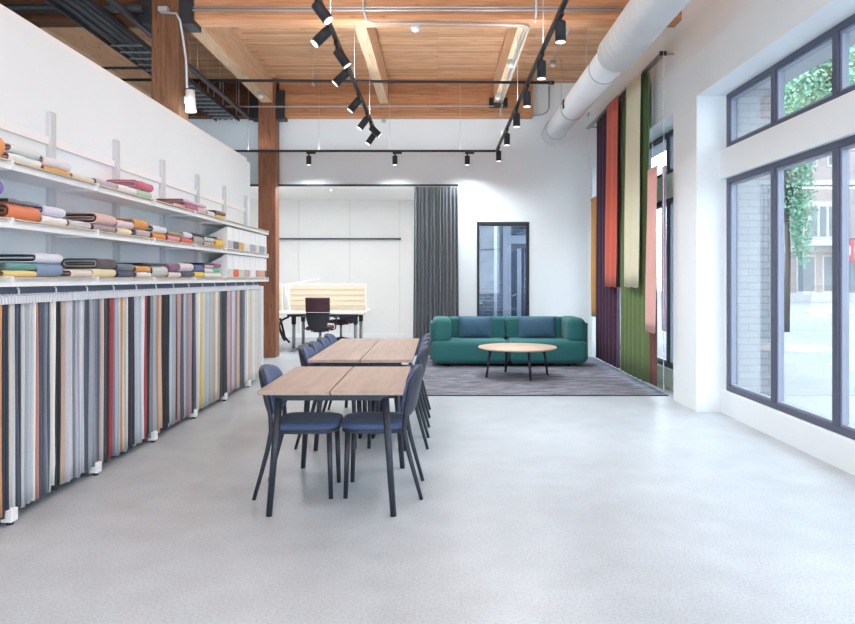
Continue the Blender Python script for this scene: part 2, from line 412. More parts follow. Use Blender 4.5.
# office chair
M_purp = mat('aubergine fabric', '#4b3038', .85, noise=.08, scale=80); M_mesh = mat('black mesh', '#20242c', .7)
def office_chair(lab, x, y, rz):
    t = thing('office_chair', lab, 'chair', (x, y, 0), rz, 'office swivel chairs')
    for k in range(5):
        a = k*2*PI/5+.4
        l = MB().tube([(0, 0, .12), (.28*math.cos(a), .28*math.sin(a), .075)], [.026, .016], 8).build('base_leg', M_dark, t)
        MB().lathe([(.028, -.012), (.03, -.008), (.03, .008), (.028, .012)], (.28*math.cos(a), .28*math.sin(a), .031), 14, axis=(-math.sin(a), math.cos(a), 0)).build('castor', M_black, l)
    MB().tube([(0, 0, .1), (0, 0, .42)], .026, 12).build('gas_column', M_steel, t)
    MB().box(-.1, .1, -.14, .12, .4, .44).tube([(-.17, -.02, .42), (.17, -.02, .42)], .015).build('tilt_mechanism', M_dark, t)
    MB().box(-.235, .235, -.2, .25, .445, .51).build('seat', M_purp, t, bevel=.03, seg=4)
    def back(z0, z1):
        def fn(u, v):
            z = z0+(z1-z0)*v; xx = (-.215+.43*u)
            zz = (z-.5)/.55
            nar = 1-.28*max(0, .30-zz)/.3 if zz < .3 else 1
            return (xx*nar, -.25+.05*(1-(2*u-1)**2)*-1+.03*math.sin(zz*3)-.02, z)
        return grid(fn, 14, 10)
    solidify(back(.47, .77).build('lower_back', M_mesh, t), .02)
    solidify(back(.775, 1.04).build('upper_back', M_purp, t), .045)
    for s in (-1, 1):
        MB().tube([(s*.2, -.02, .43), (s*.29, -.02, .46), (s*.3, -.02, .66)], .014, 8).box(s*.3-.035, s*.3+.035, -.12, .12, .66, .69).build('armrest', M_dark, t, bevel=.004)
    return t
office_chair('aubergine backed swivel chair with its back to us at the near desk', px(319.5, 12.95), 13.02, 0)
office_chair('second swivel chair seen under the desk tops, beyond the cream screen', px(341, 15.0), 15.0, PI*.9)
# cables
t = MB().tube([(-3.12+.16*math.sin(a*.2), 13.45+.01*a, .62-.42*math.sin(a*PI/14)) for a in range(15)], .022, 8)
o = t.build('cable_loop', M_black); tag(o, 'thick black cable hose looping down between the office desks', 'cable')
t = MB().tube([(-2.83+.02*math.sin(a*.4)-.2*math.sin(a*PI/14), 13.28+.01*a, .66-.5*a/14+.1*math.sin(a*PI/14)) for a in range(15)], .02, 8)
o = t.build('cable_sleeve', M_black); tag(o, 'black cable sleeve hanging beside the left leg of the near desk', 'cable')

# ------------------------------------------------------------------ glazed door in back wall and passage behind
t = thing('door_1', None, None); t['kind'] = 'structure'
X0, X1 = .70, 1.64
f = MB().box(X0, X0+.045, YB-.02, YB+.1, 0, 2.41).box(X1-.045, X1, YB-.02, YB+.1, 0, 2.41).box(X0+.045, X1-.045, YB-.02, YB+.1, 2.34, 2.41).box(X0+.045, X1-.045, YB-.02, YB+.1, 0, .1)
f.build('door_frame', M_black, t, bevel=.003)
MB().box(X0+.04, X1-.04, YB+.04, YB+.048, .09, 2.35).build('glass_pane', M_glass2, t)
struct('wall_passage_back', MB().box(.34, 3.2, 15.6, 15.7, 0, 3.0).box(3.1, 3.2, 12.76, 15.6, 0, 3.0), brick('grey brick', '#8f95a0', '#6f7682', '#b9bec6'))
struct('ceiling_passage', MB().box(.34, 3.2, 12.76, 15.6, 3.0, 3.1), M_wall)
struct('floor_passage', MB().box(3.0, 3.2, 12.76, 15.7, -.1, 0).box(.34, 3.0, 12.762, 15.6, 0.0, .004), mat('dark passage floor', '#767b86', .6))
Yp = 15.5
t = thing('door_2', None, None); t['kind'] = 'structure'
MB().box(px(503, Yp), px(511, Yp), Yp-.04, Yp+.1, 0, 2.8).box(px(511, Yp)+.001, 2.2, Yp-.04, Yp+.1, 2.16, 2.34).build('door_frame', M_offw, t)
MB().box(px(511, Yp), 2.2, Yp, Yp+.08, 0, 2.16).build('door_leaf', mat('slate door', '#5d6678', .5), t)
MB().box(px(517, Yp), px(521, Yp), Yp-.03, Yp, .1, 2.05).tube([(px(512, Yp), Yp-.06, 1.0), (px(516, Yp), Yp-.06, 1.05)], .015).build('door_handle', M_offw, t)
o = MB().box(px(494, 14.8), px(497, 14.8), 14.76, 14.82, 0, 3.0).build('pipe_column', M_offw); tag(o, 'pale upright pipe seen through the glazed door', 'pipe')

# ------------------------------------------------------------------ tables and navy chairs
def dining_table(x0, x1, y0, y1, lab):
    cx, cy = (x0+x1)/2, (y0+y1)/2; w, l = (x1-x0)/2, (y1-y0)/2
    t = thing('dining_table', lab, 'table', (cx, cy, 0), 0, 'long oak tables in a row')
    g = .004
    MB().box(-w, -g, -l, l, .718, .743).build('table_top', M_otop, t, bevel=.002)
    MB().box(g, w, -l, l, .718, .743).build('table_top', M_otop, t, bevel=.002)
    MB().box(-w+.1, w-.1, -l+.07, -l+.1, .675, .716).box(-w+.1, w-.1, l-.1, l-.07, .675, .716).box(-w+.1, -w+.13, -l+.1, l-.1, .675, .716).box(w-.13, w-.1, -l+.1, l-.1, .675, .716).box(-.06, .06, -l+.02, l-.02, .70, .716).build('under_frame', M_dark, t)
    for sx in (-1, 1):
        for sy in (-1, 1):
            MB().tube([(sx*.366, sy*(l-.045), .0), (sx*.315, sy*(l-.085), .69)], [.018, .023], 14).build('leg', M_dark, t)
    return t
dining_table(-1.052, -.204, 4.07, 5.20, 'nearest oak topped table with black tapered legs, one chair at each side')
dining_table(-1.048, -.205, 5.63, 7.61, 'longer oak topped table behind the nearest one, four chairs each side')
def dining_chair():
    t = thing('dining_chair', 'x', 'chair')
    # seat outline: squarish back, rounded front
    def outline(g=0, n=40):
        pts = []
        for k in range(n):
            a = 2*PI*k/n; ca, sa = math.cos(a), math.sin(a)
            e = .55 if ca > 0 else .45
            pts.append(((.213-g)*math.copysign(abs(ca)**e, ca), (.212-g)*math.copysign(abs(sa)**e, sa)))
        return pts
    cs = MB(); rings = [(.012, .437), (.002, .443), (0, .458), (.006, .474), (.028, .481), (.08, .484)]; n = 40
    vs = [(x, y, z) for g, z in rings for x, y in outline(g)]
    fs = [(i*n+k, i*n+(k+1) % n, (i+1)*n+(k+1) % n, (i+1)*n+k) for i in range(len(rings)-1) for k in range(n)]
    fs += [tuple(range(n))[::-1], tuple((len(rings)-1)*n+k for k in range(n))]
    cs.add(vs, fs, True).build('seat', M_navy, t)
    MB().prism(outline(.008), 'z', .415, .436).build('seat_frame', M_dark, t)
    for s in (-1, 1):
        MB().tube([(.168, s*.178, 0), (.155, s*.172, .418)], [.0145, .0175], 12).build('leg', M_dark, t)
        pts = [(-.315, s*.205, 0), (-.268, s*.2, .17), (-.228, s*.198, .32), (-.207, s*.197, .43), (-.212, s*.196, .53), (-.235, s*.192, .64), (-.262, s*.182, .735)]
        MB().tube(pts, [.012, .0135, .015, .0155, .015, .014, .012], 12).build('leg', M_dark, t)
    # backrest: curved pad with rounded outline
    def pad(off, grow):
        mb = MB(); nu, nv = 18, 12; front = []; back = []
        def P(u, v, side):
            # superellipse mapping so corners round off
            a = 2*u-1; b = 2*v-1
            m = max(abs(a), abs(b)); 
            if m > 1e-6:
                nrm = (abs(a)**3.2+abs(b)**3.2)**(1/3.2); s = m/nrm
            else: s = 1
            yy = a*s*(.205+grow); zz = .665+b*s*(.155+grow)
            edge = 1-m**6
            lean = -.195-.07*((zz-.5)/.32)-.0*yy; cur = .045*(abs(yy)/.2)**2
            th = .021*edge+.004
            return (lean-.022+cur+off+side*th, yy, zz)
        for side in (1, -1):
            vs = [P(i/nu, j/nv, side) for j in range(nv+1) for i in range(nu+1)]
            fs = [(j*(nu+1)+i, j*(nu+1)+i+1, (j+1)*(nu+1)+i+1, (j+1)*(nu+1)+i) for j in range(nv) for i in range(nu)]
            mb.add(vs, fs, True)
        # rim
        rim = [(i, 0) for i in range(nu)]+[(nu, j) for j in range(nv)]+[(i, nv) for i in range(nu, 0, -1)]+[(0, j) for j in range(nv, 0, -1)]
        N1 = (nu+1)*(nv+1); n = len(rim)
        base = 0
        for k in range(n):
            a = rim[k]; b = rim[(k+1) % n]; ia = a[1]*(nu+1)+a[0]; ib = b[1]*(nu+1)+b[0]
            mb.f.append([ia, ib, N1+ib, N1+ia]); mb.sm.append(True); mb.mi.append(0)
        return mb
    pad(0, 0).build('backrest', M_navy, t)
    sh = pad(-.024, .004); sh.build('back_shell', M_dark, t)
    return t
proto = dining_chair(); first = True
G = 'navy upholstered chairs around the oak tables'
chairs = [(-.847, 4.62, 0, 'navy upholstered chair at the left side of the nearest table'), (-.42, 4.63, PI, 'navy upholstered chair at the right side of the nearest table')]
od = ['first (nearest)', 'second', 'third', 'fourth (farthest)']
for k, y in enumerate((5.93, 6.36, 6.80, 7.24)):
    chairs.append((-.85, y, 0, '%s navy chair along the left side of the longer table' % od[k]))
for k, y in enumerate((5.93, 6.36, 6.80, 7.24)):
    chairs.append((-.40, y, PI, '%s navy chair along the right side of the longer table' % od[k]))
for x, y, rz, lab in chairs:
    o = proto if first else copy_tree(proto); first = False
    o.location = (x, y, 0); o.rotation_euler = (0, 0, rz); tag(o, lab, 'chair', G)

# ------------------------------------------------------------------ rug, sofa, coffee table
def rug_mat():
    m = bpy.data.materials.new('worn grey rug'); nt, N, L, p = nodes(m)
    tc = N.new('ShaderNodeTexCoord'); mp = N.new('ShaderNodeMapping'); mp.inputs['Scale'].default_value = (1.2, 3.2, 1); L.new(tc.outputs['Object'], mp.inputs[0])
    n = N.new('ShaderNodeTexNoise'); n.inputs['Scale'].default_value = 2.6; n.inputs['Detail'].default_value = 9; n.inputs['Roughness'].default_value = .7; L.new(mp.outputs[0], n.inputs['Vector'])
    r = N.new('ShaderNodeValToRGB'); r.color_ramp.elements[0].position = .33; r.color_ramp.elements[1].position = .68
    r.color_ramp.elements[0].color = lin('#50535e'); r.color_ramp.elements[1].color = lin('#989aa6'); L.new(n.outputs['Fac'], r.inputs[0])
    n2 = N.new('ShaderNodeTexNoise'); n2.inputs['Scale'].default_value = 120; L.new(tc.outputs['Object'], n2.inputs['Vector'])
    x = mixrgb(N, L, .5, r.outputs[0], n2.outputs['Fac'], 'OVERLAY')
    L.new(x, p.inputs['Base Color']); p.inputs['Roughness'].default_value = .95; p.inputs['Specular IOR Level'].default_value = .1
    bp = N.new('ShaderNodeBump'); bp.inputs['Strength'].default_value = .5; bp.inputs['Distance'].default_value = .006; L.new(n2.outputs['Fac'], bp.inputs['Height']); L.new(bp.outputs[0], p.inputs['Normal'])
    return m
t = thing('rug', 'worn dark grey rug on the concrete, under the green sofa and round table', 'rug', (1.265, 10.3, 0))
MB().box(-1.465, 1.465, -1.98, 1.98, .0, .014).build('pile', rug_mat(), t, bevel=.004)
MB().box(-1.47, 1.47, -2.0, -1.978, 0, .012).box(-1.47, 1.47, 1.978, 2.0, 0, .012).build('bound_edge', mat('rug edge', '#2c2e38', .9), t)
zr = .014
t = thing('sofa', 'dark green upholstered two seat sofa with rounded base on the grey rug', 'sofa', (1.118, 11.4, zr))
def rb(name, b, m=M_sofa, bev=.06, seg=6, par=None):
    return MB().box(*b).build(name, m, par or t, bevel=bev, seg=seg)
for s in (-1, 1):
    a, b = sorted((s*.002, s*1.22))
    rb('seat_cushion', (a, b, -.50, .30, .045, .41), bev=.085, seg=8)
    a, b = sorted((s*.91, s*1.205))
    rb('arm', (a, b, -.46, .36, .35, .755), bev=.095)
    a, b = sorted((s*.002, s*.93))
    rb('back_cushion', (a, b, .12, .40, .38, .745), bev=.06)
    # thin outer shell round the arm
    a, b = sorted((s*1.20, s*1.24))
    rb('side_shell', (a, b, -.40, .44, .10, .68), bev=.018, seg=4)
rb('back_shell', (-1.2, 1.2, .39, .46, .10, .735), bev=.03, seg=4)
rb('plinth', (-1.05, 1.05, -.40, .38, .028, .075), mat('sofa plinth', '#10201f', .8), .01, 2)
for sx in (-1, 1):
    for sy in (-.34, .32): MB().tube([(sx*.95, sy, 0), (sx*.95, sy, .05)], .022, 10).build('leg', M_black, t)
def pillow(cx, w, h, lab, tilt):
    t = thing('throw_pillow', lab, 'pillow', (cx, 11.44, zr+.40), 0, 'blue throw pillows on the sofa'); t.rotation_euler = (tilt, 0, 0)
    mb = MB(); n = 16
    for s in (-1, 1):
        vs = []
        for j in range(n+1):
            for i in range(n+1):
                a, b = 2*i/n-1, 2*j/n-1
                q = max(0, (1-a**2)*(1-b**2))**.45; pin = 1-.07*(1-b*b) if abs(a) > .99 else 1
                x = a*w/2*(1-.05*(1-b*b)*abs(a)**3); z = h/2+b*h/2*(1-.07*(1-a*a)*abs(b)**3)
                vs.append((x, s*(.004+.10*q+.004*math.sin(9*a+4*b)*q), z))
        fs = [(j*(n+1)+i, j*(n+1)+i+1, (j+1)*(n+1)+i+1, (j+1)*(n+1)+i) for j in range(n) for i in range(n)]
        mb.add(vs, fs, True)
    N1 = (n+1)**2; rim = [(i, 0) for i in range(n)]+[(n, j) for j in range(n)]+[(i, n) for i in range(n, 0, -1)]+[(0, j) for j in range(n, 0, -1)]
    for k in range(len(rim)):
        a, b = rim[k], rim[(k+1) % len(rim)]; ia, ib = a[1]*(n+1)+a[0], b[1]*(n+1)+b[0]
        mb.f.append([ia, ib, N1+ib, N1+ia]); mb.sm.append(True); mb.mi.append(0)
    mb.build('pillow_cover', M_pillow, t)
    MB().tube([(a*w/2*.985, 0, h/2+b*h/2*.985) for a, b in ((-1, -1), (0, -.93), (1, -1), (.95, 0), (1, 1), (0, .93), (-1, 1), (-.95, 0), (-1, -1))], .004, 6).build('piping', M_pillow, t)
pillow(px(475.5, 11.42), .56, .36, 'dark blue throw pillow on the left half of the green sofa', -.12)
pillow(px(537.5, 11.42), .62, .36, 'dark blue throw pillow on the right half of the green sofa', -.14)
t = thing('coffee_table', 'round pale wood table with four dark legs before the green sofa', 'table', (1.122, 9.885, zr))
MB().lathe([(.525, .392), (.55, .402), (.553, .412), (.548, .42)], (0, 0, 0), 64).build('table_top', M_otop2, t)
MB().lathe([(.33, .372), (.33, .391)], (0, 0, 0), 32).build('under_ring', M_dark, t)
for a in (-74, 15, 106, 194):
    a = math.radians(a); c, s = math.cos(a), math.sin(a)
    MB().tube([(.46*c, .46*s, 0), (.40*c, .40*s, .39)], [.016, .020], 12).build('leg', M_dark, t)

# ------------------------------------------------------------------ shelving on the partition
XF = -2.42; XK = -2.75
SH = (1.405, 1.74, 2.07)
t = thing('wall_shelving', 'long white metal shelving with three plywood topped shelves on the partition', 'shelving', (0, 0, 0))
posts = [3.98+k for k in range(-1, 7)]
for k, y in enumerate(posts[:-1]):
    MB().box(XK, XK+.035, y-.06+1-.035 if False else y+.93, y+1.0, 1.0, 2.57).build('wall_upright', M_upr, t, bevel=.003)
for a, b in zip(posts[:-1], posts[1:]):
    MB().box(XK, XK+.022, a+1.0, min(b+.93, 9.95) if b+.93 < 10 else 9.98, 2.335, 2.39).build('top_rail', M_white, t) if a+1.0 < 9.9 else None
for zt in SH:
    for a, b in zip(posts[:-1], posts[1:]):
        s = MB().box(XF-.006, XF, a+.012, b-.012, zt-.055, zt-.031).box(XK, XF-.03, a+.01, b-.01, zt-.04, zt-.009)
        o = s.build('shelf', M_white, t)
        MB().box(XK, XF+.001, a+.012, b-.012, zt-.008, zt-.001).build('plywood_board', M_ply, o)
    for y in posts:
        MB().box(XK, XF+.004, y-.011, y+.011, zt-.055, zt+.004).build('shelf_bracket', M_white, t)
# swatch rack below
t = thing('swatch_rack', 'white steel rack with slate top rail and block feet, full of hanging swatches', 'rack', (0, 0, 0))
MB().box(-2.52, -2.47, 3.0, 9.62, 1.300, 1.349).build('slate_rail', M_slate, t)
MB().box(-2.66, -2.64, 3.0, 9.62, 1.262, 1.29).box(-2.5, -2.48, 3.0, 9.62, 1.28, 1.298).build('hanging_rail', M_white, t)
MB().box(-2.745, -2.405, 9.625, 9.645, .06, 1.29).build('end_panel', M_white, t)
for y in posts[:-1]:
    MB().box(-2.47, -2.405, y-.032, y+.032, .018, .09).build('foot', M_white, t, bevel=.004)
    MB().lathe([(.02, 0), (.02, .018)], (-2.435, y, 0), 12).build('leveler', M_black, t)
for k in range(16):
    y = 3.3+k*.4
    MB().tube([(-2.465, y, 1.344), (-2.455, y, 1.33), (-2.455, y, 1.30), (-2.47, y, 1.292)], .006, 6).build('hook', M_clip, t)

# ---- hanging swatches
COL = dict(peach='#e0b79a', ochre='#c58a4b', navy='#232b40', cream='#ddd6c8', slate='#4c566a', white='#dcdee2', palegrey='#b7bec6', terracotta='#b4705c',
           grey='#7f8998', rust='#7c5a50', black='#1b1f26', beige='#cfbba6', lilac='#b3b2c4', brown='#3f3432', red='#b3202e', steelblue='#5f7f9c', paleblue='#bccad8',
           plum='#3b2a3c', tan='#a97f60', pink='#c9a3a2', mauve='#a08f9e', yellow='#d9bd55', mint='#c3d0cf', teal='#27504f', lavender='#cdcde0', ivory='#e6e3dc', coral='#bd8072')
NAMES = dict(palegrey='pale grey', steelblue='steel blue', paleblue='pale blue')
segs = [(-6, 'peach'), (3, 'ochre'), (6, 'navy'), (12.5, 'cream'), (16, 'white'), (19.5, 'slate'), (23, 'navy'), (25, 'white'), (29, 'palegrey'), (33, 'grey'), (35, 'palegrey'), (37.5, 'ivory'),
        (40.3, 'terracotta'), (43.3, 'slate'), (47, 'grey'), (50, 'slate'), (52, 'beige'), (54, 'ivory'), (58, 'rust'), (60, 'black'), (64, 'beige'), (67, 'peach'), (69, 'lavender'), (72, 'white'), (76, 'grey'),
        (79, 'lilac'), (83, 'white'), (85.5, 'palegrey'), (88, 'slate'), (91.5, 'palegrey'), (94, 'lilac'), (97, 'grey'), (99.5, 'slate'), (101.5, 'peach'), (105, 'white'), (107, 'brown'), (111.5, 'navy'), (113, 'red'),
        (116.5, 'steelblue'), (119, 'palegrey'), (121, 'white'), (123.5, 'ochre'), (125.5, 'cream'), (128, 'white'), (131, 'navy'), (133, 'plum'), (135, 'navy'), (137.5, 'paleblue'), (141, 'palegrey'), (143, 'white'), (146, 'red'), (149.5, 'black'), (153, 'grey'), (155, 'palegrey'),
        (158, 'tan'), (161, 'peach'), (163.5, 'black'), (167, 'navy'), (169, 'black'), (171.5, 'paleblue'), (175, 'palegrey'), (177.5, 'navy'), (179, 'coral'), (180.5, 'pink'), (183, 'slate'), (186, 'palegrey'), (188.5, 'mauve'), (191, 'pink'), (194, 'navy'), (196, 'slate'), (198, 'lavender'), (200, 'ivory'),
        (202, 'yellow'), (205, 'mint'), (209, 'paleblue'), (212, 'mint'), (214.5, 'beige'), (217, 'ivory'), (219.5, 'peach'), (221.5, 'teal'), (224, 'navy'), (226, 'plum'), (228.5, 'palegrey'), (230, 'pink'), (232, 'coral'), (233, 'lavender'),
        (236, 'grey'), (238.5, 'peach'), (241.5, 'slate'), (245, 'grey'), (246.5, 'ivory'), (251, 'cream'), (253, 'ivory'), (260, 'white'), (999, 'white')]
def segcol(x):
    c = 'peach'
    for a, n in segs:
        if x >= a: c = n
        else: break
    return c
ordn = ['first', 'second', 'third', 'fourth', 'fifth', 'sixth', 'seventh', 'eighth', 'ninth', 'tenth', 'eleventh', 'twelfth', 'thirteenth', 'fourteenth', 'fifteenth', 'sixteenth', 'seventeenth', 'eighteenth', 'nineteenth', 'twentieth',
        '21st', '22nd', '23rd', '24th', '25th', '26th', '27th', '28th', '29th', '30th', '31st', '32nd', '33rd', '34th', '35th', '36th', '37th', '38th', '39th', '40th']
ys = []; y = 3.62
while y < 9.60:
    ys.append(y); y += .0295*R.choice((1, 1, 1.05, .95, 1.1))
cols = [segcol(CX-2.41*F/y) for y in ys]
clipmesh = MB().box(-.0105, .0105, -.0105, .0105, 0, .001)
c = MB().box(-.295, .0, -.008, .008, -.022, .0).box(-.004, .008, -.0095, .0095, -.036, .006).box(-.28, -.27, -.004, .004, 0, .02).box(-.03, -.02, -.004, .004, 0, .02)
clip0 = c.build('hanger_clip', M_clip)
cnt = {}
for i, (y, cn) in enumerate(zip(ys, cols)):
    prev = cols[i-1] if i else 'peach'; nxt = cols[i+1] if i < len(cols)-1 else 'white'
    base = lin(COL[cn]); lum = sum(base[:3])/3; base = tuple((v*.82+lum*.18)*(.80 if lum > .45 else .92)+.012 for v in base[:3])+(1,); j = 1+R.uniform(-.13, .13); key = R.randrange(5)
    m = mat('%s cloth %d' % (cn, key), tuple(min(1, v*(1+(-.18, -.08, 0, .1, .2)[key])) for v in base[:3])+(1,), .85, noise=.05, scale=150, sheen=.15)
    sp = (ys[i+1]-y if i < len(ys)-1 else .0295)
    th = sp*.40; lean = R.uniform(-.012, .012); ph = R.uniform(0, 6); zb = .06+R.uniform(-.012, .03) if i % 2 else .06+R.uniform(-.01, .008)
    amp = R.uniform(.001, .004); fd = R.uniform(0, .02)
    # folded hank of cloth: rounded front edge, gently waving down its length
    mb = MB(); prof = [(-.30, -.35), (-.30, .35), (-.2, .8), (-.08, .7), (-.02, 1), (-.004, .75), (.002, 0), (-.004, -.75), (-.02, -1), (-.08, -.7), (-.2, -.8)]
    nz = 10; n = len(prof); vs = []
    zt = -.033
    for k in range(nz+1):
        v = k/nz; z = zt+(zb-1.288-zt)*v
        w = th*(.80+.30*min(1, v*3)); sh = lean*v*v+amp*math.sin(ph+v*7)
        for a, b in prof:
            vs.append((a-fd*.2*v+.003*math.sin(ph*2+v*4), b*w+sh+.002*math.sin(a*40+ph), z))
    fs = [(k*n+q, k*n+(q+1) % n, (k+1)*n+(q+1) % n, (k+1)*n+q) for k in range(nz) for q in range(n)]+[tuple(range(n)), tuple(nz*n+q for q in range(n))[::-1]]
    mb.add(vs, fs, True)
    bay = sum(1 for p in posts[1:] if p < y)
    cnt[bay] = cnt.get(bay, 0)+1
    nm = lambda q: NAMES.get(q, q)
    where = ('%s beyond the %s rack foot' % (ordn[cnt[bay]-1], ordn[bay-1])) if bay else '%s left of the nearest rack foot' % ordn[sum(1 for q in ys if q <= posts[1])-cnt[bay]]
    t = thing('fabric_swatch', '%s swatch between %s and %s ones, %s' % (nm(cn), nm(prev), nm(nxt), where), 'fabric swatch', (-2.425, y, 1.288), 0, 'fabric swatches hanging on the rack')
    mb.build('cloth', m, t)
    h = clip0 if i == 0 else clip0.copy()
    if i: C.objects.link(h)
    h.parent = t

# ---- bolts of folded fabric on the shelves
def bolt(x0, x1, shelf, z0, h, col, inner, lab, depth=.27, xoff=0, endw=0, xs=None, turns=None):
    """x0..x1: extent along the shelf front as read on the photo; z0: height over the shelf"""
    xf = -2.445-xoff
    Y0 = -xf*F/(CX-x0); Y1 = -xf*F/(CX-x1)-.006
    zb = SH[shelf]+z0+.001
    t = thing('folded_fabric', lab, 'folded fabric', (xf, Y0, zb), 0, 'folded fabrics on the shelves')
    L = Y1-Y0; m = mat('bolt '+col, col, .85, noise=.05, scale=90, sheen=.2); mi_ = mat('bolt '+inner, inner, .85, noise=.05, scale=90, sheen=.2)
    seed = R.uniform(0, 6)
    def stad(g, n=8):
        r = max(h/2-g, .001); d = depth; pts = []
        for k in range(n+1):
            a = -PI/2+PI*k/n; pts.append((-h/2+r*math.cos(a), h/2+r*math.sin(a)))
        for k in range(n+1):
            a = PI/2+PI*k/n; pts.append((-(d-h/2)+r*math.cos(a), h/2+r*math.sin(a)))
        return pts
    th = min(.010, h*.14); gap = th*.35
    def ring(mb, g0, g1, ya, yb, rec=0):
        outer, inn = stad(g0), stad(g1); n = len(outer); vs = []
        nl = 6
        for k in range(nl+1):
            yy = ya+(yb-ya)*k/nl; e = .0025 if k in (0, nl) else 0
            wob = .003*math.sin(seed+k*1.7)
            for a, b in stad(g0+e): vs.append((a+wob*(1 if b > h*.3 else .3), yy, max(.0, b+(wob*.5 if b > h/2 else 0))))
        fs = [(k*n+q, k*n+(q+1) % n, (k+1)*n+(q+1) % n, (k+1)*n+q) for k in range(nl) for q in range(n)]
        mb.add(vs, fs, True)
        # end lips and inner wall
        vs = []
        for yy in (ya, ya+.03):
            for a, b in inn: vs.append((a, yy, b))
        mb.add([(a, ya, b) for a, b in stad(g0+.0025)]+vs, [(q, (q+1) % n, n+(q+1) % n, n+q) for q in range(n)]+[(n+q, n+(q+1) % n, 2*n+(q+1) % n, 2*n+q) for q in range(n)], False)
        mb.add([(a, yb, b) for a, b in stad(g0+.0025)], [tuple(range(n))], False)
    mb = MB(); ring(mb, 0, th, 0, L); mb.build('outer_fold', m, t)
    mb = MB(); g = th+gap; k = 0; m3 = mi_
    while g+th*.8 < h/2 and k < 4:
        q0 = len(mb.f); ring(mb, g, g+th*.8, .004+.002*k, L-.01); mb.mi[q0:] = [k % 2]*(len(mb.f)-q0); g += th*.8+gap*1.6; k += 1
    # solid core so nothing looks hollow
    st = stad(min(g, h/2-.002)); mb.prism(st, 'y', .012, L-.012)
    if k or True: mb.build('inner_fold', [mi_, m], t)
    return t
B = bolt
# top shelf
B(-18, 6, 2, 0, .135, '#e0975a', '#b06a3a', 'large orange roll cut by the left picture edge on the top shelf', depth=.2)
B(10, 42, 2, 0, .052, '#e4e6e6', '#a8505c', 'white folded fabric at far left of the top shelf, lower of two')
B(12, 41, 2, .054, .052, '#d5dedb', '#b06a84', 'pale mint folded fabric at far left of the top shelf, upper of two')
B(44.5, 71, 2, 0, .032, '#e2a75c', '#34353c', 'thin amber folded fabric under a white roll on the top shelf')
B(44, 72, 2, .034, .062, '#dcdce1', '#a0505a', 'thick white roll with red inside, upper one on the top shelf', depth=.16)
B(73.5, 95, 2, 0, .035, '#dcd4c0', '#d8a860', 'flat cream folded fabric just left of a lavender one, top shelf')
B(97, 118, 2, 0, .048, '#bab3c2', '#2e323c', 'lavender folded fabric with black inside on the top shelf')
B(119, 137.3, 2, 0, .055, '#e1e4ea', '#b59a60', 'bluish white folded fabric below the pink one, top shelf')
B(138, 154, 2, .062, .072, '#d0667c', '#c9bccc', 'bright rose pink folded fabric, upper one, top shelf middle')
B(138, 152.5, 2, 0, .058, '#a9cdb7', '#cfd8c8', 'mint green folded fabric below the rose pink one')
B(174, 185, 2, 0, .03, '#d8a7b3', '#e0c050', 'thin pink fabric with yellow fold left of the magenta roll')
B(186, 197.5, 2, 0, .06, '#b0608c', '#e0b840', 'magenta roll tucked under a dusty pink fold on the top shelf')
B(184, 207, 2, .062, .035, '#d8b6bd', '#c98f9c', 'dusty pink fabric draped over the magenta roll, top shelf')
B(198.5, 207, 2, 0, .06, '#d9bcc2', '#c98f9c', 'dusty pink roll right of the magenta one, top shelf')
B(208, 215.3, 2, 0, .05, '#dcdcd8', '#8a8a88', 'small white fold left of the purple one on the top shelf')
B(216.5, 226, 2, .037, .045, '#7c566e', '#4a3040', 'muted purple fold on yellow, rightmost on the top shelf')
B(216.5, 225, 2, 0, .035, '#e3c24a', '#c9a030', 'small yellow fold under the purple one, top shelf right')
# middle shelf
B(10, 42, 1, 0, .093, '#e0835a', '#474c50', 'big orange folded fabric with grey spiral end, middle shelf left')
B(9, 40, 1, .0945, .022, '#86868e', '#6a2f42', 'flat grey fabric lying on the big orange one')
B(-14, 4.5, 1, .118, .095, '#7a6cb4', '#4c4080', 'violet roll cut by the left picture edge, middle shelf', depth=.15)
B(-18, -4, 1, 0, .115, '#3f4348', '#2a2d32', 'dark grey stack at left edge under the violet roll')
B(44, 67, 1, .053, .062, '#dcdaec', '#4a5484', 'lilac white roll with blue inside, upper one, middle shelf', depth=.18)
B(43, 68, 1, 0, .05, '#e8e6e4', '#c7a878', 'white folded fabric under the lilac white roll')
B(70, 92, 1, 0, .05, '#cdccd2', '#9a5c54', 'pale grey folded fabric under the open end of the pink one')
B(97.5, 117, 1, .05, .082, '#dcb6b0', '#3a2c2a', 'dusty pink thick fold with dark hollow end, middle shelf')
B(94.5, 116, 1, 0, .048, '#a3959d', '#2a262a', 'mauve grey folded fabric beneath the dusty pink one')
B(118, 134.3, 1, .05, .058, '#e0c8cc', '#5a7088', 'light pink fold with blue spiral end, middle shelf')
B(118, 132.5, 1, 0, .048, '#e6dcc0', '#8a4038', 'cream fold with red spiral end under the light pink one')
B(135, 149.3, 1, .062, .08, '#dc9648', '#9aa0a8', 'golden orange thick fold lying above a grey one, middle shelf')
B(137, 151, 1, 0, .06, '#b5adb0', '#66788c', 'grey fold with blue spiral end under the golden orange one')
B(154, 167.5, 1, .052, .066, '#dcdcde', '#2a2d36', 'white roll with black spiral end above a small orange one')
B(153.5, 166.5, 1, 0, .05, '#e08a40', '#30343c', 'small bright orange fold on the middle shelf, under white')
B(168.5, 183.5, 1, .054, .035, '#9c9468', '#5c5838', 'olive fold lying on the salmon pink one')
B(168.5, 180.8, 1, 0, .052, '#dc8c94', '#8a4850', 'salmon pink fold between small orange and red ones')
B(184, 193, 1, .048, .06, '#dcdce6', '#9c9cb0', 'white fold lying on the red one, middle shelf')
B(182, 193, 1, 0, .046, '#dc5c4c', '#7a2c28', 'red fold beneath a white one, middle shelf')
B(194.3, 204.3, 1, 0, .092, '#a7a6a0', '#6e6e6c', 'thick speckled grey fold on the middle shelf')
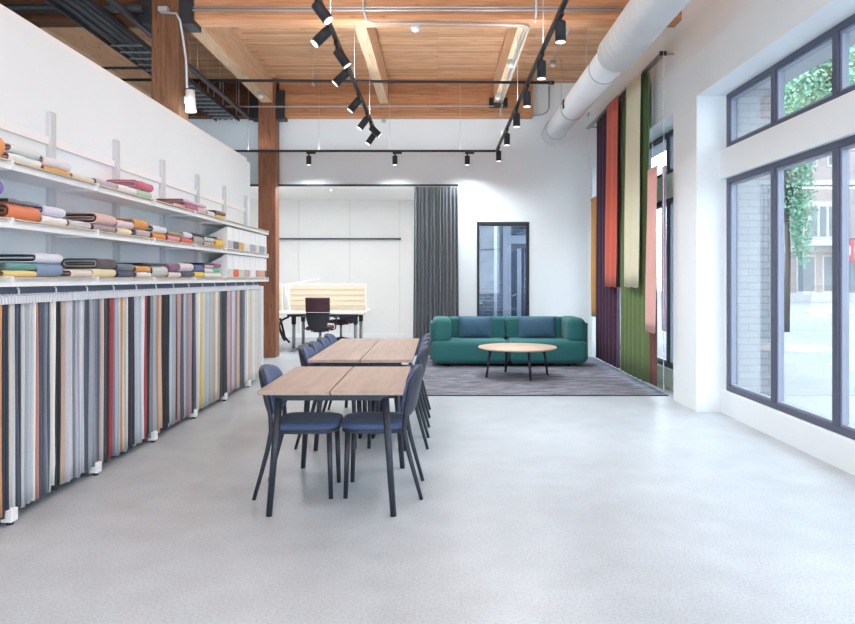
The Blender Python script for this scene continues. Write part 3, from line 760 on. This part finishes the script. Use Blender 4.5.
B(193, 215, 1, .094, .02, '#3e3a44', '#2a2830', 'flat charcoal fabric lying across the speckled grey fold')
B(205, 215, 1, .044, .048, '#c0ccce', '#8a9698', 'pale blue grey fold under the charcoal cloth, middle shelf')
B(205, 215, 1, 0, .042, '#c8a49c', '#9a7a72', 'pinkish fold at the bottom, right of the speckled grey one')
B(216, 224.8, 1, 0, .094, '#e3b93c', '#a8842a', 'thick yellow fold next to the white file boxes, middle shelf')
B(217, 223.5, 1, .096, .02, '#dcc4c4', '#b09a9a', 'thin pale pink cloth lying on the thick yellow fold')
# bottom shelf
B(4, 38, 0, 0, .038, '#e3cd88', '#3c4a50', 'pale yellow fold at far left, lowest of three, bottom shelf')
B(7, 37.5, 0, .04, .042, '#5c9490', '#c0b8ac', 'teal fold resting on the pale yellow one')
B(37, 63.2, 0, .088, .06, '#dadce4', '#3a2f30', 'white roll with dark brown inside, lying on the steel blue fold')
B(38, 63.5, 0, 0, .086, '#7c93b0', '#4e3c38', 'steel blue thick fold under a white roll, bottom shelf')
B(72, 93, 0, 0, .05, '#d8ccc6', '#7a4c40', 'beige fold with brown spiral end, bottom shelf')
B(98, 117.5, 0, .062, .074, '#4e464c', '#c8c8c4', 'charcoal brown thick fold with white inner layer, bottom shelf')
B(94, 116.5, 0, 0, .06, '#ddd0ac', '#6a2c30', 'pale straw fold under the charcoal brown one, bottom shelf')
B(118, 135, 0, .05, .055, '#5d6a7a', '#3a444e', 'slate blue fold lying on the navy one, bottom shelf')
B(119, 134.5, 0, 0, .048, '#3d4468', '#1e2538', 'navy fold under the slate blue one, bottom shelf')
B(136.5, 151.5, 0, .044, .048, '#d8994a', '#2e3038', 'ochre fold lying on a white one, bottom shelf middle')
B(137, 152.3, 0, 0, .042, '#dedcd8', '#2a3444', 'white fold underneath the ochre one, bottom shelf')
B(153.5, 168.6, 0, 0, .105, '#bcc3c0', '#2c3034', 'tall pale grey green fold with black spiral end')
B(143, 165, 0, .107, .015, '#34343a', '#202024', 'thin black cloth lying on the pale grey green fold')
B(169.3, 180, 0, .05, .075, '#7d5478', '#c090a8', 'purple fold between grey green and white ones, bottom shelf')
B(169.3, 181.5, 0, 0, .048, '#dccccc', '#8a6a50', 'pinkish white fold beneath the purple one')
B(181, 194, 0, .055, .085, '#d9ccd0', '#c0502c', 'puffy pinkish white fold above a navy one, bottom shelf')
B(183, 194.5, 0, 0, .053, '#343e58', '#8a6a3c', 'dark navy fold under the puffy white one, bottom shelf')
B(195.3, 204.3, 0, .06, .066, '#4e609a', '#1c2030', 'bright blue fold lying on the yellow one, bottom shelf')
B(195.3, 204.5, 0, 0, .058, '#e6c340', '#3c3428', 'yellow fold underneath the bright blue one, bottom shelf')
B(205.3, 213.8, 0, .096, .04, '#bfa9b6', '#8a7684', 'mauve fold on two white ones, bottom shelf')
B(205.3, 213.8, 0, .048, .046, '#dad6d8', '#a09a9c', 'white fold between mauve and lowest white one, bottom shelf')
B(205.3, 213.8, 0, 0, .046, '#e0dedc', '#a8a6a4', 'lowest white fold of the stack right of the yellow one')
B(204, 213.5, 0, .138, .018, '#3a323c', '#241e26', 'thin dark cloth lying on the mauve fold, bottom shelf')
B(214.2, 221.3, 0, .106, .05, '#a0447c', '#601e48', 'magenta fold on top of the green one, bottom shelf right')
B(214.2, 221.3, 0, .055, .049, '#54c096', '#2c7c5c', 'bright green fold between magenta and white, bottom shelf')
B(214.2, 221.3, 0, 0, .053, '#e2e0da', '#a8a6a0', 'white fold below the bright green one, bottom shelf right')
# file boxes
def filebox(y0, y1, z, hgt, col, lab):
    t = thing('file_box', lab, 'file box', (XF-.02, y0, z), 0, 'white file boxes at the far end of the shelves')
    MB().prism([(0, 0), (0, hgt), (-.02, hgt), (-.26, hgt*.52), (-.26, 0)], 'y', .004, y1-y0-.008).build('body', M_white, t, bevel=.002)
    MB().box(.0005, .003, .008, y1-y0-.012, .006, .098).build('cover_card', mat('card '+col, col, .6, noise=.15, scale=30), t)
bx = [227.5, 233.2, 239, 244, 250, 255.6, 259.3, 264.5, 268.2]
cm = [('#b9b9c0', 'pale grey'), ('#6c7078', 'grey'), ('#d8ae68', 'golden'), ('#e4e4e6', 'white'), ('#a8a8c0', 'lilac'), ('#d8d4c4', 'ivory'), ('#8ca4bc', 'blue grey'), ('#cfc6b8', 'beige')]
cb = [('#d0ccc8', 'light grey'), ('#dc6040', 'orange red'), ('#b8ccc0', 'pale green'), ('#c0a8a4', 'dusty pink'), ('#e6e6e8', 'white'), ('#b88c90', 'rose'), ('#d8a078', 'tan orange'), ('#4c566c', 'navy')]
for sh, cl, nm, hh in ((1, cm, 'middle', .255), (0, cb, 'bottom', .27)):
    for k in range(8):
        y0 = 2.44*F/(CX-bx[k]); y1 = 2.44*F/(CX-bx[k+1]); y1 = min(y1, 9.97)
        filebox(y0, y1, SH[sh]+.001, hh, cl[k][0], 'white file box with %s card, %s from the left on the %s shelf' % (cl[k][1], ordn[k], nm))

# ------------------------------------------------------------------ ceiling services
def spot(x, y, z, d, lab, L=.165, track='x', power=None):
    """d: direction the lamp body points"""
    t = thing('track_spotlight', lab, 'spotlight', (x, y, z), 0, 'black cylinder spotlights on the tracks')
    d = Vector(d).normalized()
    if track == 'y': MB().box(-.018, .018, -.07, .07, -.055, -.018).build('adapter', M_black, t, bevel=.003)
    else: MB().box(-.04, .12, -.018, .018, -.05, -.018).build('adapter', M_black, t, bevel=.003)
    MB().tube([(0, 0, -.05), (0, 0, -.085)], .014, 10).build('stem', M_black, t)
    c = Vector((0, 0, -.088))
    b = MB().lathe([(.038, 0), (.044, .004), (.0445, .02), (.0445, L)], c-d*.004, 28, axis=d)
    body = b.build('lamp_body', M_black, t)
    MB().lathe([(.0445, 0), (.0455, .002), (.0455, .006), (.041, .0065)], c+d*(L-.003), 28, axis=d).build('lamp_ring', M_steel, body)
    MB().lathe([(.040, 0), (.036, .001)], c+d*(L+.0042), 24, axis=d).build('lens', M_lampface, body)
    ld = bpy.data.lights.new('spot lamp', 'SPOT'); ld.energy = power or SPOTW; ld.spot_size = math.radians(155); ld.spot_blend = 1; ld.color = (.90, .97, 1); ld.shadow_soft_size = .05
    lo = bpy.data.objects.new('lamp_light', ld); C.objects.link(lo); lo.parent = t; lo.location = c+d*(L+.012); lo.rotation_euler = d.to_track_quat('-Z', 'Y').to_euler()
    return t
SPOTW = 100
ZT = 3.6
def track(a, b, lab):
    t = thing('light_track', lab, 'track', (0, 0, 0), 0, 'black lighting tracks'); a = Vector(a); b = Vector(b); alongx = abs(a.x-b.x) > abs(a.y-b.y)
    if alongx: MB().box(a.x, b.x, a.y-.018, a.y+.018, ZT-.018, ZT+.018).build('rail', M_black, t)
    else: MB().box(a.x-.018, a.x+.018, a.y, b.y, ZT-.018, ZT+.018).build('rail', M_black, t)
    n = 4
    for k in range(n):
        p = a+(b-a)*(k+.5)/n
        MB().tube([(p.x, p.y, ZT+.018), (p.x, p.y, ZD)], .003, 6).build('suspension_rod', M_galv, t)
    return t
def uplight(track_thing, x, y, sx, sy, energy):  # extra light added on top of a rail to brighten the ceiling
    a = bpy.data.lights.new('uplight', 'AREA'); a.shape = 'RECTANGLE'; a.size = sx; a.size_y = sy; a.energy = energy; a.color = (.84, .95, 1)
    o = bpy.data.objects.new('fill_uplight', a); C.objects.link(o); o.location = (x, y, ZT+.02); o.rotation_euler = (PI, 0, 0); o.parent = track_thing
T1 = track((-.94, 3.5, 0), (-.94, 10.5, 0), 'black light track over the oak tables, its spotlights tilted both ways')
T2 = track((1.01, 3.5, 0), (1.01, 12.1, 0), 'black light track at right with spotlights pointing straight down')
T3 = track((-3.9, 12.13, 0), (1.0, 12.13, 0), 'black light track running across in front of the back wall')
uplight(T1, -.94, 7.6, .03, 5.6, 48); uplight(T2, 1.01, 8.2, .03, 6.8, 36); uplight(T3, -1.4, 12.13, 4.8, .03, 8)
mid = [(5.4, (.55, -.1, -.75)), (5.98, (-.75, -.25, -.85)), (6.5, (.6, .1, -.85)), (7.2, (-.8, -.1, -.8)), (8.3, (-.7, -.1, -.9)), (9.27, (-.65, -.1, -.9)), (9.8, (.8, .1, -.75)), (10.3, (-.6, -.1, -.9))]
ml = ['cut by the top edge', 'second from the top', 'third from the top, turned right', 'fourth from the top, turned left', 'fifth from the top', 'sixth from the top', 'seventh from the top, turned right', 'farthest and lowest in the picture']
for (y, d), l in zip(mid, ml): spot(-.94, y, ZT, d, 'tilted black spotlight on the middle track, '+l, track='y', power=26)
for y, l in zip((5.77, 6.83, 7.94, 9.0, 10.25, 11.65), ('nearest', 'second nearest', 'third nearest', 'fourth nearest', 'fifth nearest', 'farthest')):
    spot(1.01, y, ZT, (0, 0, -1), 'upright black spotlight on the right track, '+l+' of six', track='y')
for x, l in ((308.8, 'left'), (395, 'middle'), (467.3, 'right')):
    spot(px(x, 12.13), 12.13, ZT, (0, 0, -1), 'upright black spotlight on the cross track at the back, %s one' % l, .15)
# sprinkler main
t = thing('sprinkler_pipe', 'black sprinkler pipe crossing under the ceiling beams, ending at right', 'pipe', (0, 0, 0))
MB().tube([(-5.8, 10.5, 4.38), (1.72, 10.5, 4.33)], .022, 12).build('pipe', M_black, t)
MB().tube([(1.66, 10.5, 4.33), (1.74, 10.5, 4.33)], .03, 12).build('end_cap', M_black, t)
for x in (px(313, 10.5), px(497, 10.5), -3.9):
    MB().tube([(x, 10.5, 4.36), (x, 10.5, ZD)], .004, 6).build('hanger_rod', M_galv, t)
MB().lathe([(.012, 0), (.03, .01), (.012, .05), (.02, .07)], (px(313, 10.5), 10.5, 4.28), 12).build('sprinkler_head', M_steel, t)
def pipe(lab, pts, r, m=M_galv, name='conduit', cat='conduit'):
    o = MB().tube(pts, r, 8).build(name, m); return tag(o, lab, cat)
pipe('thin steel conduit crossing just in front of the rear girder', [(-4.6, 11.65, 4.25), (px(494, 11.65), 11.65, 4.26)], .011)
pipe('upper of two thin conduits along the front girder face', [(-2.7, 7.72, 4.385), (px(640, 7.72), 7.72, 4.385)], .011)
pipe('lower of two thin conduits along the front girder face', [(-2.7, 7.70, 4.345), (px(620, 7.7), 7.70, 4.345)], .011)
Yc = 7.95
def arc(pts): return pts
pipe('conduit bending under the front girder and running back along the right beam', [(px(363, 7.7), 7.70, 4.60), (px(363.5, 7.7), 7.69, 4.35), (px(367, 7.8), 7.74, 4.25), (px(374, 7.9), 7.80, 4.243), (.6, 7.85, 4.243), (.95, 7.86, 4.243), (1.02, 7.9, 4.243), (1.05, 8.05, 4.28), (1.06, 8.3, 4.462), (1.06, 12.2, 4.462)], .012)
pipe('second conduit beside the first under the right beam', [(1.10, 8.2, 4.465), (1.10, 12.25, 4.465), (1.1, 12.34, 4.44), (1.1, 12.34, 4.26)], .011)
pipe('short conduit dropping over the girder near the right track', [(px(536, 7.7), 7.69, 4.8), (px(536, 7.7), 7.69, 4.33), (px(535, 7.8), 7.8, 4.245)], .014)
def jbox(lab, x, y, z, s=.05, dome=True):
    t = thing('ceiling_sensor' if dome else 'junction_box', lab, 'sensor' if dome else 'junction box', (x, y, z))
    MB().box(-s, s, -s, s, -.03, .02).build('box', M_galv, t, bevel=.004)
    if dome: MB().lathe([(.01, -.075), (.038, -.062), (.048, -.03)], (0, 0, 0), 20).build('dome', M_white, t)
jbox('white domed sensor on a square box under the front girder', px(415.5, 7.86), 7.86, 4.235)
jbox('square box with dome under the right beam, nearer one', px(511, 9.9), 9.9, 4.45)
jbox('square box with dome under the right beam, farther one', px(498, 11.7), 11.7, 4.45)
jbox('box with dome under the broad beam before the back post', -2.94, 11.6, 4.45)
jbox('small box on the back wall top above the office opening', px(384, 12.55), 12.53, pz(121, 12.55), .04, False)
# wall conduits on the back wall at right
pipe('conduit curving down the back wall right of the girder end', [(px(549, 12.55), 12.55, pz(86, 12.55)), (px(549, 12.55), 12.55, pz(108, 12.55)), (px(546, 12.55), 12.55, pz(113, 12.55)), (px(540, 12.55), 12.55, pz(115, 12.55)), (1.7, 12.55, pz(115.5, 12.55))], .013)
pipe('slanting thin conduit under the deck boards left of the duct', [(px(579, 9.2), 9.2, 4.895), (px(553, 11.2), 11.2, 4.895)], .012)
jbox('box under the deck boards where the slanting conduit ends', px(553, 11.3), 11.3, 4.88, .045)
# security camera
t = thing('wall_speaker', 'white cylindrical speaker fixed to the side of the front timber post', 'speaker', (-2.845, 7.86, 3.55))
t.location = (px(190, 7.86), 7.86, pz(101, 7.86))
MB().tube([(.0, 0, .12), (.01, 0, -.12)], [.048, .062], 20).build('housing', M_white, t)
MB().box(-.06, -.01, -.02, .02, -.03, .05).build('bracket', M_offw, t)
pipe('grey conduit curving down the right side of the front timber post', [(px(165, 7.66), 7.68, pz(12, 7.66)), (px(176, 7.66), 7.67, pz(13, 7.66)), (px(181, 7.7), 7.67, pz(20, 7.66)), (px(184.5, 7.8), 7.75, pz(36, 7.7)), (px(186, 7.8), 7.8, pz(60, 7.8)), (px(187, 7.8), 7.8, pz(88, 7.8))], .014)
jbox('square steel junction box on the front timber post near the top', px(164, 7.66), 7.66, pz(9.5, 7.66), .05, False)
# cable trays on the left
for k, (x, z, r) in enumerate(((-3.30, 4.20, .035), (-3.545, 4.212, .036), (-3.635, 4.212, .036), (-3.73, 4.216, .042), (-3.83, 4.21, .036))):
    tt = ['big black pipe nearest the posts, running to the back wall', 'black cable bundle beside the ladder tray, first from right', 'black cable bundle second from the right on the tray', 'thick black cable bundle on the tray middle', 'black cable bundle at the left side of the tray'][k]
    pipe(tt, [(x, 3.0, z), (x, 12.3, z)], r, M_black, 'cable_bundle' if k else 'black_pipe', 'pipe' if not k else 'cable')
t = thing('cable_tray', 'steel ladder cable tray hung below the beams at upper left', 'cable tray', (0, 0, 0))
MB().box(-3.50, -3.485, 3.0, 12.3, 4.15, 4.20).box(-3.90, -3.885, 3.0, 12.3, 4.15, 4.20).build('side_rail', M_black, t)
for k in range(16): MB().box(-3.885, -3.50, 8.3+k*.25, 8.33+k*.25, 4.155, 4.17).build('rung', M_steel, t)
for k in range(6):
    for x in (-3.5, -3.89): MB().tube([(x, 8.4+k*.75, 4.16), (x, 8.4+k*.75, ZD)], .004, 6).build('hanger_rod', M_galv, t)
for k in range(4):
    y = 8.6+k*1.0
    MB().tube([(-3.30, y, 4.23), (-3.30, y, ZD)], .004, 6).build('hanger_rod', M_galv, t)
pipe('black crossbar pipe left of the front post, upper', [(-4.9, 8.6, ZD), (-4.9, 8.6, pz(68, 8.6)), (-3.25, 8.6, pz(68, 8.6)), (-3.25, 8.6, ZD)], .02, M_black, 'black_crossbar', 'pipe')
pipe('black pipe running across in front of the dark girder', [(-6.5, 7.6, 4.33), (-3.2, 7.6, 4.33)], .05, M_black, 'black_pipe', 'pipe')
# duct
AX, AZ = 1.97, 3.88
t = thing('air_duct', 'long round silvery duct hanging along the right side of the ceiling', 'duct', (AX, 0, AZ))
MB().tube([(0, 2.0, 0), (0, 7.73, 0)], .212, 48).build('wide_section', M_duct, t)
s = MB()
for k in range(34):
    y = 2.2+k*.16; s.lathe([(.2118, -.004), (.2135, -.002), (.2135, .002), (.2118, .004)], (0, y, 0), 40, axis=(0, 1, .12))
s.build('spiral_seams', M_duct, t)
MB().tube([(0, 7.72, 0), (0, 12.1, 0)], .178, 48).build('narrow_section', M_ductw, t)
MB().lathe([(.178, 0), (.176, .015), (.165, .03), (.05, .035)], (0, 12.1, 0), 40, axis=(0, 1, 0)).build('end_cap', M_ductw, t)
for y in (10.2, 8.3, 11.6): MB().lathe([(.179, -.012), (.184, -.01), (.184, .01), (.179, .012)], (0, y, 0), 40, axis=(0, 1, 0)).build('clamp_band', M_steel, t)
for y in (6.5, 9.3, 11.2): MB().tube([(0, y, .17), (0, y, ZD-AZ)], .005, 6).build('hanger_rod', M_galv, t)
MB().box(-.19, -.172, 9.95, 10.02, -.06, .06).build('damper_handle', M_black, t)
jbox('small grey box at the top of the back wall beside the duct end', px(591, 12.5), 12.52, pz(114, 12.5), .06, False)

# ------------------------------------------------------------------ hanging lengths of fabric by the window
t = thing('fabric_track', 'slim steel track high on the right wall carrying the fabric lengths', 'track', (0, 0, 0))
MB().box(2.54, 2.60, 8.0, 12.0, 3.95, 3.98).build('rail', M_steel, t)
for y in (8.02, 9.3, 10.6, 11.9): MB().box(2.60, 2.70, y-.015, y+.015, 3.955, 3.975).build('wall_arm', M_steel, t)
MB().box(2.53, 2.61, 7.985, 8.0, 3.94, 3.99).build('end_cap', M_black, t)
def length(col, x, y0, y1, z0, z1, lab, waves=3, amp=.02, lean=0):
    t = thing('hanging_fabric', lab, 'fabric panel', (x, (y0+y1)/2, z1), 0, 'fabric lengths hanging beside the window'); w = (y1-y0)/2; hh = z1-z0; ph = R.uniform(0, 6)
    def fn(u, v): return (amp*math.sin(u*waves*2*PI+ph)*(1-.35*v)+.004*math.sin(v*6+u*9), -w+2*w*u+lean*(1-v), -hh+hh*v-.006*math.sin(u*waves*2*PI+ph)*(1 if v == 0 else 0))
    solidify(grid(fn, max(24, waves*12), 12).build('cloth', mat('length '+col, col, .85, noise=.04, scale=50, sheen=.15), t), .003)
    MB().box(-.004, .004, -w, w, -.02, .006).build('top_hem', mat('length '+col, col), t)
    if z1 < 3.9: MB().tube([(0, 0, .006), (0, 0, 3.955-z1)], .0015, 6).build('suspension_cord', M_offw, t)
length('#c98d3c', 2.585, 11.40, 11.86, .76, 2.73, 'ochre fabric length behind the plum one, hanging nearest the back wall', 1, .03)
length('#43233f', 2.60, 10.05, 11.36, .10, 3.94, 'wide dark plum pleated fabric length reaching almost to the rug', 6, .04)
length('#d2573c', 2.50, 9.72, 10.38, 1.27, 3.94, 'orange red fabric length hanging in front of the plum one', 2, .012, .14)
length('#25222c', 2.555, 9.80, 10.0, 1.27, 3.94, 'narrow black fabric length between the orange and green ones', 1, .014)
length('#677c4e', 2.60, 8.66, 9.88, .10, 3.94, 'wide olive green pleated fabric length, fullest at its foot', 6, .04)
length('#e0dcbe', 2.50, 8.60, 9.27, 1.28, 3.94, 'pale cream fabric length hanging in front of the green one', 2, .01, .1)
length('#e0aaa2', 2.50, 7.96, 8.34, .76, 2.68, 'pink fabric length nearest us, beside the pier', 1, .01, .08)
length('#cbc8e4', 2.64, 8.08, 8.24, .78, 2.70, 'lavender fabric length just behind the pink one', 1, .01)
length('#6a4238', 2.60, 8.36, 8.64, .11, 2.60, 'brown fabric length showing below the pink one', 2, .02)
def chain(x, y, z0, z1, lab):
    mb = MB(); n = int((z1-z0)/.12); mb.tube([(0, 0, 0), (0, 0, z1-z0)], .003, 6)
    for k in range(n): mb.lathe([(.002, -.014), (.0055, -.01), (.0055, .01), (.002, .014)], (0, 0, .06+k*.12), 8)
    o = mb.build('link_chain', M_offw, loc=(x, y, z0)); tag(o, lab, 'chain', 'white chains beside the fabric lengths')
chain(2.555, 7.93, .12, 4.2, 'long white chain hanging by the pink fabric in front of the pier')
chain(2.60, 12.0, .72, 4.0, 'white chain hanging against the back wall left of the ochre fabric')

# ------------------------------------------------------------------ outside
struct('ground_street', MB().box(3.1, 90, -40, 80, -.3, -.06), mat('pale asphalt', '#8b8e93', .8, noise=.12, scale=1.2))
struct('ground_sidewalk', MB().box(3.1, 6.5, -40, 60, -.06, -.02), mat('pale paving', '#909398', .8, noise=.06, scale=.6))
M_pb = brick('painted brick', '#96989b', '#8c8e91', '#76787b')
o = MB().box(3.12, 3.62, 7.62, 8.1, -.02, 6.5).build('brick_pier', M_pb); tag(o, 'painted brick pier outside, seen through the leftmost window pane', 'brick pier')
o = MB().box(3.10, 3.68, -6, 16, 3.46, 3.60).build('canopy', mat('outdoor soffit', '#9a9c9f', .8)); tag(o, 'shallow pale canopy running above the windows outside', 'canopy')
M_ob = brick('brown brick', '#9a8e8a', '#8c827e', '#a09c9a', w=.45, h=.15); M_st = mat('stone trim', '#adacaa', .8); M_dg = mat('dark shop glass', '#6a7278', .3)
YF = 43
t = thing('brick_building', 'brown brick building across the street with a stone bay window', 'building', (25, YF, 0))
def bb(name, x0, x1, y0, y1, z0, z1, m):
    return MB().box(x0-25, x1-25, y0-YF, y1-YF, z0, z1).build(name, m, t)
bb('wall', 19.5, 52, YF, YF+8, -.06, 15, M_ob)
bb('stone_band', 19.5, 52, YF-.12, YF, 3.0, 3.35, M_st)
bb('stone_band', 19.5, 52, YF-.12, YF, 7.1, 7.4, M_st)
bb('stone_base', 19.5, 52, YF-.1, YF, -.06, .5, M_st)
def bayw(x0):
    b = bb('bay_window', x0, x0+2.3, YF-.9, YF, 3.35, 6.0, M_st)
    for k in range(4):
        MB().box(x0-25+.12+k*.55, x0-25+.5+k*.55, -.93, -.9, 3.9, 5.7).build('pane', M_dg, b)
bayw(22.3); bayw(27.2); bayw(32.0)
for x in (22.2, 23.9, 27.2, 28.9, 32, 34):
    w_ = bb('window', x, x+1.1, YF-.05, YF, 8.2, 10.2, M_st); MB().box(x-25+.1, x-25+1.0, -.07, -.05, 8.3, 10.1).build('pane', M_dg, w_)
for x in (22.0, 23.6, 27.4, 29.5, 32.6):
    w_ = bb('shop_window', x, x+1.2, YF-.05, YF, .5, 2.8, M_st); MB().box(x-25+.1, x-25+1.1, -.07, -.05, .6, 2.7).build('pane', M_dg, w_)
bb('entrance_door', 24.9, 25.9, YF-.06, YF, -.06, 2.4, M_dg)
o = MB().box(24.1, 24.9, 41.9, 42.0, 2.35, 3.7).build('banner_sign', mat('red sign', '#a33a44', .7))
MB().box(24.3, 24.7, 41.88, 41.9, 2.75, 3.3).build('banner_panel', mat('pale sign panel', '#c9a8aa', .7), o)
MB().box(24.2, 24.25, 42.0, 42.92, 3.6, 3.66).build('banner_arm', M_black, o)
tag(o, 'small red hanging sign on the brick building across the street', 'sign')
o = MB().box(40, 41, -10, 40, -.06, 12).build('side_street_building', brick('far grey brick', '#77706c', '#6b6460', '#85807c', w=.45, h=.15)); tag(o, 'long brick facade far outside to the right', 'building')
M_leaf = mat('tree leaves', '#6c9a80', .7); M_leaf2 = mat('lighter leaves', '#8ab59c', .7); M_bark = mat('tree bark', '#57504a', .9)
def tree(x, y, zc, rx, rz, n, lab, leaf=.22, m=M_leaf):
    t = thing('street_tree', lab, 'tree', (x, y, -.06), 0, 'leafy trees along the street')
    MB().tube([(0, 0, 0), (.05, 0, zc*.5), (0, .1, zc+rz*.4)], [.09, .07, .04], 10).build('trunk', M_bark, t)
    b = MB()
    for k in range(7):
        a = k*.9+.3; r = R.uniform(.5, .85)
        b.tube([(0, 0, zc-rz*.5), (rx*.4*math.cos(a)*r, rx*.4*math.sin(a)*r, zc-rz*.1), (rx*math.cos(a)*r, rx*math.sin(a)*r, zc+rz*R.uniform(-.1, .6))], [.07, .045, .015], 6)
    b.build('branches', M_bark, t)
    mb = MB(); blobs = [(R.uniform(-.65, .65)*rx, R.uniform(-.65, .65)*rx, zc+R.uniform(-.65, .65)*rz, R.uniform(.25, .45)) for _ in range(26)]
    for k in range(n):
        bx_, by_, bz_, br = R.choice(blobs)
        v = Vector((R.gauss(0, 1), R.gauss(0, 1), R.gauss(0, 1))).normalized()*br*R.uniform(.5, 1.1)
        c = Vector((bx_+v.x*rx, by_+v.y*rx, bz_+v.z*rz)); a = Vector((R.gauss(0, 1), R.gauss(0, 1), R.gauss(0, 1))).normalized(); q = a.cross(Vector((R.gauss(0, 1), R.gauss(0, 1), R.gauss(0, 1)))).normalized(); s = leaf*R.uniform(.6, 1.2)
        mb.add([c-a*s*.5, c+q*s*.28, c+a*s*.5, c-q*s*.28], [(0, 1, 2, 3)])
    mb.build('foliage', m, t)
tree(9.45, 19.0, 4.3, .75, 2.6, 7000, 'slim leafy tree outside, left in the second window pane', .12)
tree(12.5, 21.5, 8.0, 2.6, 1.9, 13000, 'tall tree whose crown fills the upper window panes', .16, M_leaf2)
tree(15.5, 15.0, 6.5, 3.2, 2.8, 6000, 'leafy tree farther right outside the windows', .24)
t = thing('stone_building', 'pale grey building down the street, seen past the pink fabric', 'building', (12, 62, 0))
MB().box(-9, 6.5, 0, 8, -.06, 13).build('wall', mat('pale stone', '#8d8a88', .85), t)
for k in range(6):
    for z in (1, 4.5, 8): MB().box(-8+k*2.4, -6.8+k*2.4, -.06, 0, z, z+1.9).build('window', M_dg, t)

# ------------------------------------------------------------------ light
W = bpy.data.worlds.new('sky'); bpy.context.scene.world = W; W.use_nodes = True
bg = W.node_tree.nodes['Background']; bg.inputs[0].default_value = (.80, .90, 1.0, 1); bg.inputs[1].default_value = 6.6
def area(name, loc, rot, sx, sy, energy, col=(1, 1, 1), portal=False):
    l = bpy.data.lights.new(name, 'AREA'); l.shape = 'RECTANGLE'; l.size = sx; l.size_y = sy; l.energy = energy; l.color = col
    o = bpy.data.objects.new(name, l); C.objects.link(o); o.location = loc; o.rotation_euler = rot
    if portal: l.cycles.is_portal = True
    return o
area('daylight_portal_near', (3.08, 1.15, 1.8), (0, PI/2, 0), 3.2, 12.3, 1, portal=True)
area('daylight_portal_far', (3.08, 10.1, 1.8), (0, PI/2, 0), 3.2, 4.2, 1, portal=True)
area('daylight_portal_rear', (-2.2, YR-.11, 2.1), (PI/2, 0, PI), 9.9, 3.8, 1, portal=True)
def fill_lamp(name, x0, x1, y0, y1, z, energy, lab, col=(.80, .90, 1), up=0):  # added fill panel, kept out of view to brighten the rooms
    t = thing(name, lab, 'fill light', ((x0+x1)/2, (y0+y1)/2, z))
    w, l = (x1-x0)/2, (y1-y0)/2
    MB().box(-w-.02, w+.02, -l-.02, l+.02, .005, .05).build('housing', M_white, t)
    a = area('lamp_light', (0, 0, 0), (0, 0, 0), 2*w, 2*l, energy, col); a.parent = t
    if up:  # upward part added to brighten the ceiling
        a = area('fill_panel_up', (0, 0, .055), (PI, 0, 0), 2*w, 2*l, up, col); a.parent = t
    return t
fill_lamp('office_fill_light', -4.5, -.1, 12.95, 13.95, 3.18, 105, 'added white fill panel hidden above the office opening', (.97, .98, 1))  # added to brighten the office, hidden by the header
fill_lamp('passage_fill_light', .9, 1.9, 13.3, 14.0, 2.94, 42, 'added fill light in the passage behind the glazed door', (.8, .9, 1))  # added to light the closed passage
for k, (y, e) in enumerate(((-2.5, 15), (.5, 15), (3.0, 22))):  # unseen lamps added as general fill for walls and ceiling
    fill_lamp('fill_panel_light', -1.9, 1.6, y-.15, y+.15, 3.9, e, 'added linear fill light out of view, %s row' % ordn[k], up=75)
t = thing('cove_fill_light', 'added linear uplight lying along the top of the white partition', 'fill light', (-2.81, 3.4, 3.08))  # lamp added to brighten the ceiling timbers
MB().box(-.05, .05, -6.7, 6.7, .001, .02).box(-.05, -.045, -6.7, 6.7, .02, .05).box(.045, .05, -6.7, 6.7, .02, .05).build('housing', M_white, t)
a = area('cove_fill', (0, 0, .03), (PI, 0, 0), .08, 13.2, 60, (.84, .95, 1)); a.parent = t
fill_lamp('fill_panel_light', -6.0, -4.2, 2.0, 2.4, 4.4, 60, 'added linear fill light in the room behind the white partition')  # unseen lamp added as fill behind the partition

# ------------------------------------------------------------------ camera
cam = bpy.data.cameras.new('camera'); co = bpy.data.objects.new('camera', cam); C.objects.link(co); bpy.context.scene.camera = co
co.location = (0, 0, H); co.rotation_euler = (PI/2, 0, 0); cam.sensor_width = 36; cam.lens = 36*F/855; cam.clip_end = 300
cam.shift_x = -(CX-427.5)/855; cam.shift_y = -(312-CY)/855
vs = bpy.context.scene.view_settings; vs.view_transform = 'Standard'; vs.look = 'None'; vs.gamma = 1; vs.use_curve_mapping = False; vs.exposure = 0.30
sc = bpy.context.scene
sc.cycles.max_bounces = 12; sc.cycles.diffuse_bounces = 8; sc.cycles.transparent_max_bounces = 16
